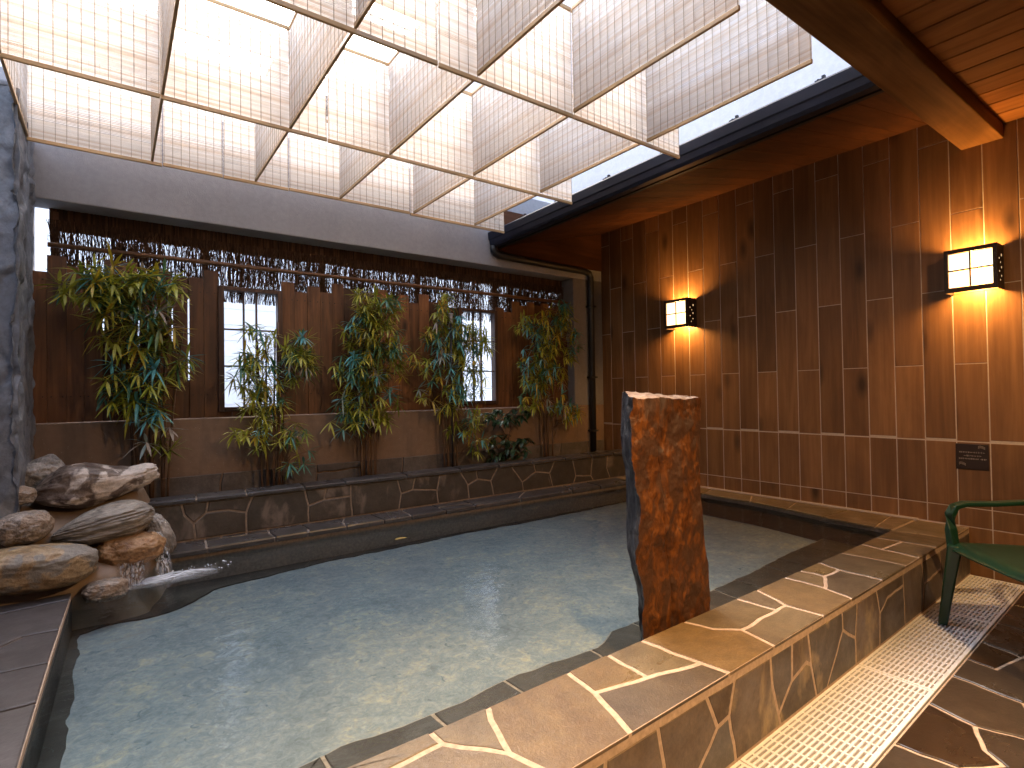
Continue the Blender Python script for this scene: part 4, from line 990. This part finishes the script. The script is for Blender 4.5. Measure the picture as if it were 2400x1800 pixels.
bamboo('bamboo_plant', 'bamboo clump leaning across the left half of the right lattice window', (2.46,PY), [(-.05,.0,1.2,-.05,.007),(.0,.02,1.5,.02,.012),(.03,-.01,1.4,.06,.008),(.08,.0,1.35,.12,.008),(.06,.02,1.1,.05,.007)],
       [(2.42,4.34,2.0,.16,.1,.16,1.0),(2.5,4.34,1.8,.32,.12,.16,2.2),(2.72,4.34,1.72,.2,.1,.22,1.6),(2.36,4.34,1.55,.28,.12,.16,1.6),(2.62,4.34,1.4,.22,.12,.2,1.6),(2.42,4.34,1.25,.3,.12,.16,1.6),(2.6,4.32,1.0,.26,.1,.12,1.0),(2.75,4.3,.78,.08,.06,.12,.25)], 225, 9, .92, .24)
bamboo('bamboo_plant', 'darker bamboo clump at the right end beside the downpipe', (3.62,PY), [(-.02,.0,1.3,-.03,.012),(.03,.02,1.5,.05,.008),(.06,-.01,1.4,.08,.007),(-.05,.0,1.2,-.1,.006),(.09,.02,1.3,.06,.007)],
       [(3.8,4.34,2.08,.15,.1,.16,1.2),(3.55,4.34,1.9,.35,.12,.16,2.2),(3.8,4.34,1.8,.28,.12,.16,1.4),(3.6,4.34,1.62,.38,.12,.18,2.4),(3.55,4.34,1.4,.34,.12,.16,1.8),(3.5,4.33,1.2,.3,.12,.14,1.4),(3.85,4.32,1.08,.2,.1,.14,.7)], 235, 13, .92, .34)
# dark shrub
r = random.Random(5); U = r.uniform
t = thing('shrub', 'low dark glossy broad-leaved shrub between the two right-hand bamboo clumps', 'shrub', None, (3.08, 4.36, .55))
lm = MB(); sm = MB()
sm.tube([(0,0,0),(.02,-.02,.2),(.05,-.03,.4),(.1,-.03,.52)], [.008,.006,.004,.002], 6); sm.tube([(0,0,0),(-.03,-.04,.15),(-.08,-.05,.25)], [.006,.004,.002], 6); sm.tube([(.02,-.02,.25),(-.1,-.03,.42),(-.2,-.03,.5)], [.004,.003,.0015], 6)
for q in range(70):
    if r.random() < .55: c = Vector((U(-.19,.21), U(-.14,.06), U(.06,.30)))
    else: c = Vector((U(-.26,.26), U(-.12,.06), U(.42,.54)))
    for k in range(r.randint(3, 5)):
        a = U(0, 6.28); leaf_geo(lm, c, Vector((math.cos(a), math.sin(a), U(-.6,.2))), U(.06,.1), U(.014,.022), U(.2,.6), U(0,1), Vector((U(-.3,.3), U(-.3,.3), U(-.3,.3))))
sm.build('stem', M['culm'], t, smooth=True); lm.build('foliage', M['dark_leaf'], t, smooth=True)
# small spike lamp among the canes
t = thing('garden_lamp', 'small grey post lamp among the canes left of the right window', 'garden lamp', None, (2.44, 4.27, .55))
mb = MB(); mb.tube([(0,0,0),(0,0,1.36)], .008, 8); mb.build('post', M['pipe'], t, smooth=True)
mb = MB(); mb.tube([(0,0,1.33),(0,0,1.345),(0,0,1.39),(0,0,1.40),(0,0,1.415),(0,0,1.42)], [.016,.017,.017,.022,.022,.018], 12); mb.build('lamp_head', M['lamp_body'], t)

# ================================================================== GREEN CHAIR
ch = thing('plastic_chair', 'dark green plastic armchair beside the pool wall, cut by the right picture edge', 'chair', None, (3.484, .618, 0), math.radians(45))
# local axes: +y is the front of the seat, x across
W, D, SH = .30, .24, .435
def rp(w, h): return [(-w,-h),(w,-h),(w,h),(-w,h)]
mb = MB(); NXs, NYs = 16, 14; vs = []
for j in range(NYs+1):
    for i in range(NXs+1):
        x = -W+2*W*i/NXs; y = -D+2*D*j/NYs; z = SH-.012*(1-(x/W)**2)*(1-.6*(j/NYs))-(.03*max(0, (y-D+.06)/.06)**2)-.015*(1-j/NYs); vs.append((x, y, z))
fs = [(j*(NXs+1)+i, j*(NXs+1)+i+1, (j+1)*(NXs+1)+i+1, (j+1)*(NXs+1)+i) for j in range(NYs) for i in range(NXs)]
mb.add(vs, fs); o = mb.build('seat', M['chair'], ch, smooth=True); so = o.modifiers.new('s', 'SOLIDIFY'); so.thickness = .012; so.offset = -1
bv = o.modifiers.new('b', 'BEVEL'); bv.width = .004; bv.segments = 2; bv.limit_method = 'ANGLE'
for sx in (-1, 1):
    for sy in (-1, 1):
        mb = MB(); top = Vector((sx*(W-.03), sy*(D-.03), SH-.012)); bot = Vector((sx*(W+.005), sy*(D+.02)+(-.05 if sy < 0 else 0), 0))
        mb.sweep([bot, bot.lerp(top, .33), bot.lerp(top, .66), top], [rp(.022,.020), rp(.025,.023), rp(.029,.027), rp(.036,.032)]); mb.build('leg', M['chair'], ch, bevel=.008, seg=3)
    mb = MB(); x = sx*(W+.004)
    P_ = [(x-sx*.008, D-.035, SH-.03),(x, D-.03, .50),(x+sx*.006, D-.032, .575),(x+sx*.008, D-.055, .615),(x+sx*.008, D-.10, .63),(x+sx*.006, 0, .632),(x+sx*.004, -D+.06, .645),(x, -D-.02, .672)]
    mb.sweep(P_, [rp(.026,.020), rp(.024,.018), rp(.024,.016), rp(.026,.014), rp(.028,.012), rp(.028,.011), rp(.026,.011), rp(.02,.012)]); mb.build('armrest', M['chair'], ch, smooth=False, bevel=.007, seg=3)
mb = MB()
for k in range(5):
    x = -.18+.09*k; mb.sweep([(x*.95, -D+.01, SH-.01),(x, -D-.03, .56),(x*1.02, -D-.075, .70),(x*1.0, -D-.11, .80)], rp(.026,.006))
mb.sweep([(-W+.02, -D-.02, .60),(-W+.03, -D-.09, .79),(-W+.08, -D-.125, .845),(0, -D-.14, .86),(W-.08, -D-.125, .845),(W-.03, -D-.09, .79),(W-.02, -D-.02, .60)], rp(.012,.022))
mb.sweep([(-W+.03, -D+.02, SH-.01),(-W+.02, -D-.02, .60)], rp(.02,.014)); mb.sweep([(W-.03, -D+.02, SH-.01),(W-.02, -D-.02, .60)], rp(.02,.014))
mb.build('backrest', M['chair'], ch, bevel=.005)

# ================================================================== LIGHT
SUN_EL, SUN_AZ = math.radians(50), math.radians(15)
W_ = bpy.data.worlds.new('World'); S.world = W_; W_.use_nodes = True; nt = W_.node_tree; nt.nodes.clear()
sk = nt.nodes.new('ShaderNodeTexSky'); sk.sky_type = 'NISHITA'; sk.sun_disc = False; sk.sun_elevation = SUN_EL; sk.sun_rotation = SUN_AZ; sk.air_density = 1.0; sk.dust_density = 4.0; sk.ozone_density = 1.0
hs = nt.nodes.new('ShaderNodeHueSaturation'); hs.inputs['Saturation'].default_value = .75
bg = nt.nodes.new('ShaderNodeBackground'); bg.inputs['Strength'].default_value = .145
wo = nt.nodes.new('ShaderNodeOutputWorld')
nt.links.new(sk.outputs[0], hs.inputs['Color']); nt.links.new(hs.outputs[0], bg.inputs['Color']); nt.links.new(bg.outputs[0], wo.inputs['Surface'])
sd = bpy.data.lights.new('sun', 'SUN'); sd.energy = .5; sd.use_shadow = True; sd.angle = math.radians(60); sd.color = (1,.985,.97)
so = bpy.data.objects.new('sun', sd); COL.objects.link(so)
dv = Vector((math.sin(SUN_AZ)*math.cos(SUN_EL), math.cos(SUN_AZ)*math.cos(SUN_EL), math.sin(SUN_EL)))
so.rotation_euler = (-dv).to_track_quat('-Z', 'Y').to_euler(); so.location = dv*20
for (x, y, e, tx, ty, sp) in ((2.5,-.55,52,2.6,.6,140),(1.15,.25,88,1.35,.80,66)):
    ld = bpy.data.lights.new('downlight', 'SPOT'); ld.energy = e; ld.color = DOWN; ld.shadow_soft_size = .07; ld.spot_size = math.radians(sp); ld.spot_blend = .6
    lo = bpy.data.objects.new('downlight', ld); COL.objects.link(lo); lo.location = (x, y, 2.885)
    lo.rotation_euler = (Vector((tx, ty, 0))-Vector((x, y, 2.885))).to_track_quat('-Z', 'Y').to_euler()

# ================================================================== CAMERA
R_ = ((.8090,-.0030,.5878),(-.5877,.0220,.8088),(-.0155,-.9998,.0157))
import numpy as np
VA, VB, cc_ = np.array([2960,893.]), np.array([268,935.]), np.array([1200,900.])
f_ = math.sqrt(-np.dot(VA-cc_, VB-cc_))
ray = lambda p: np.array([p[0]-cc_[0], p[1]-cc_[1], f_])
X_ = ray(VA); X_ /= np.linalg.norm(X_); Y_ = ray(VB); Y_ -= X_*np.dot(X_, Y_); Y_ /= np.linalg.norm(Y_); Z_ = np.cross(X_, Y_)
if Z_[1] > 0: Z_ = -Z_
Rm = np.array([X_, Y_, Z_])
cam = bpy.data.cameras.new('camera'); cam.sensor_width = 36; cam.lens = f_/2400*36; cam.clip_end = 500; cam.clip_start = .02
co = bpy.data.objects.new('camera', cam); COL.objects.link(co)
mx = Matrix.Identity(4)
for i in range(3):
    mx[i][0] = Rm[i][0]; mx[i][1] = -Rm[i][1]; mx[i][2] = -Rm[i][2]
mx.translation = (0, 0, 1.25); co.matrix_world = mx
S.camera = co

S.view_settings.view_transform = 'Standard'; S.view_settings.look = 'None'; S.view_settings.exposure = 3.0; S.view_settings.gamma = 1
S.cycles.use_denoising = True; S.cycles.max_bounces = 10; S.cycles.diffuse_bounces = 5; S.cycles.glossy_bounces = 4; S.cycles.transmission_bounces = 6; S.cycles.transparent_max_bounces = 24; S.cycles.sample_clamp_indirect = 6; S.cycles.caustics_reflective = False; S.cycles.caustics_refractive = False
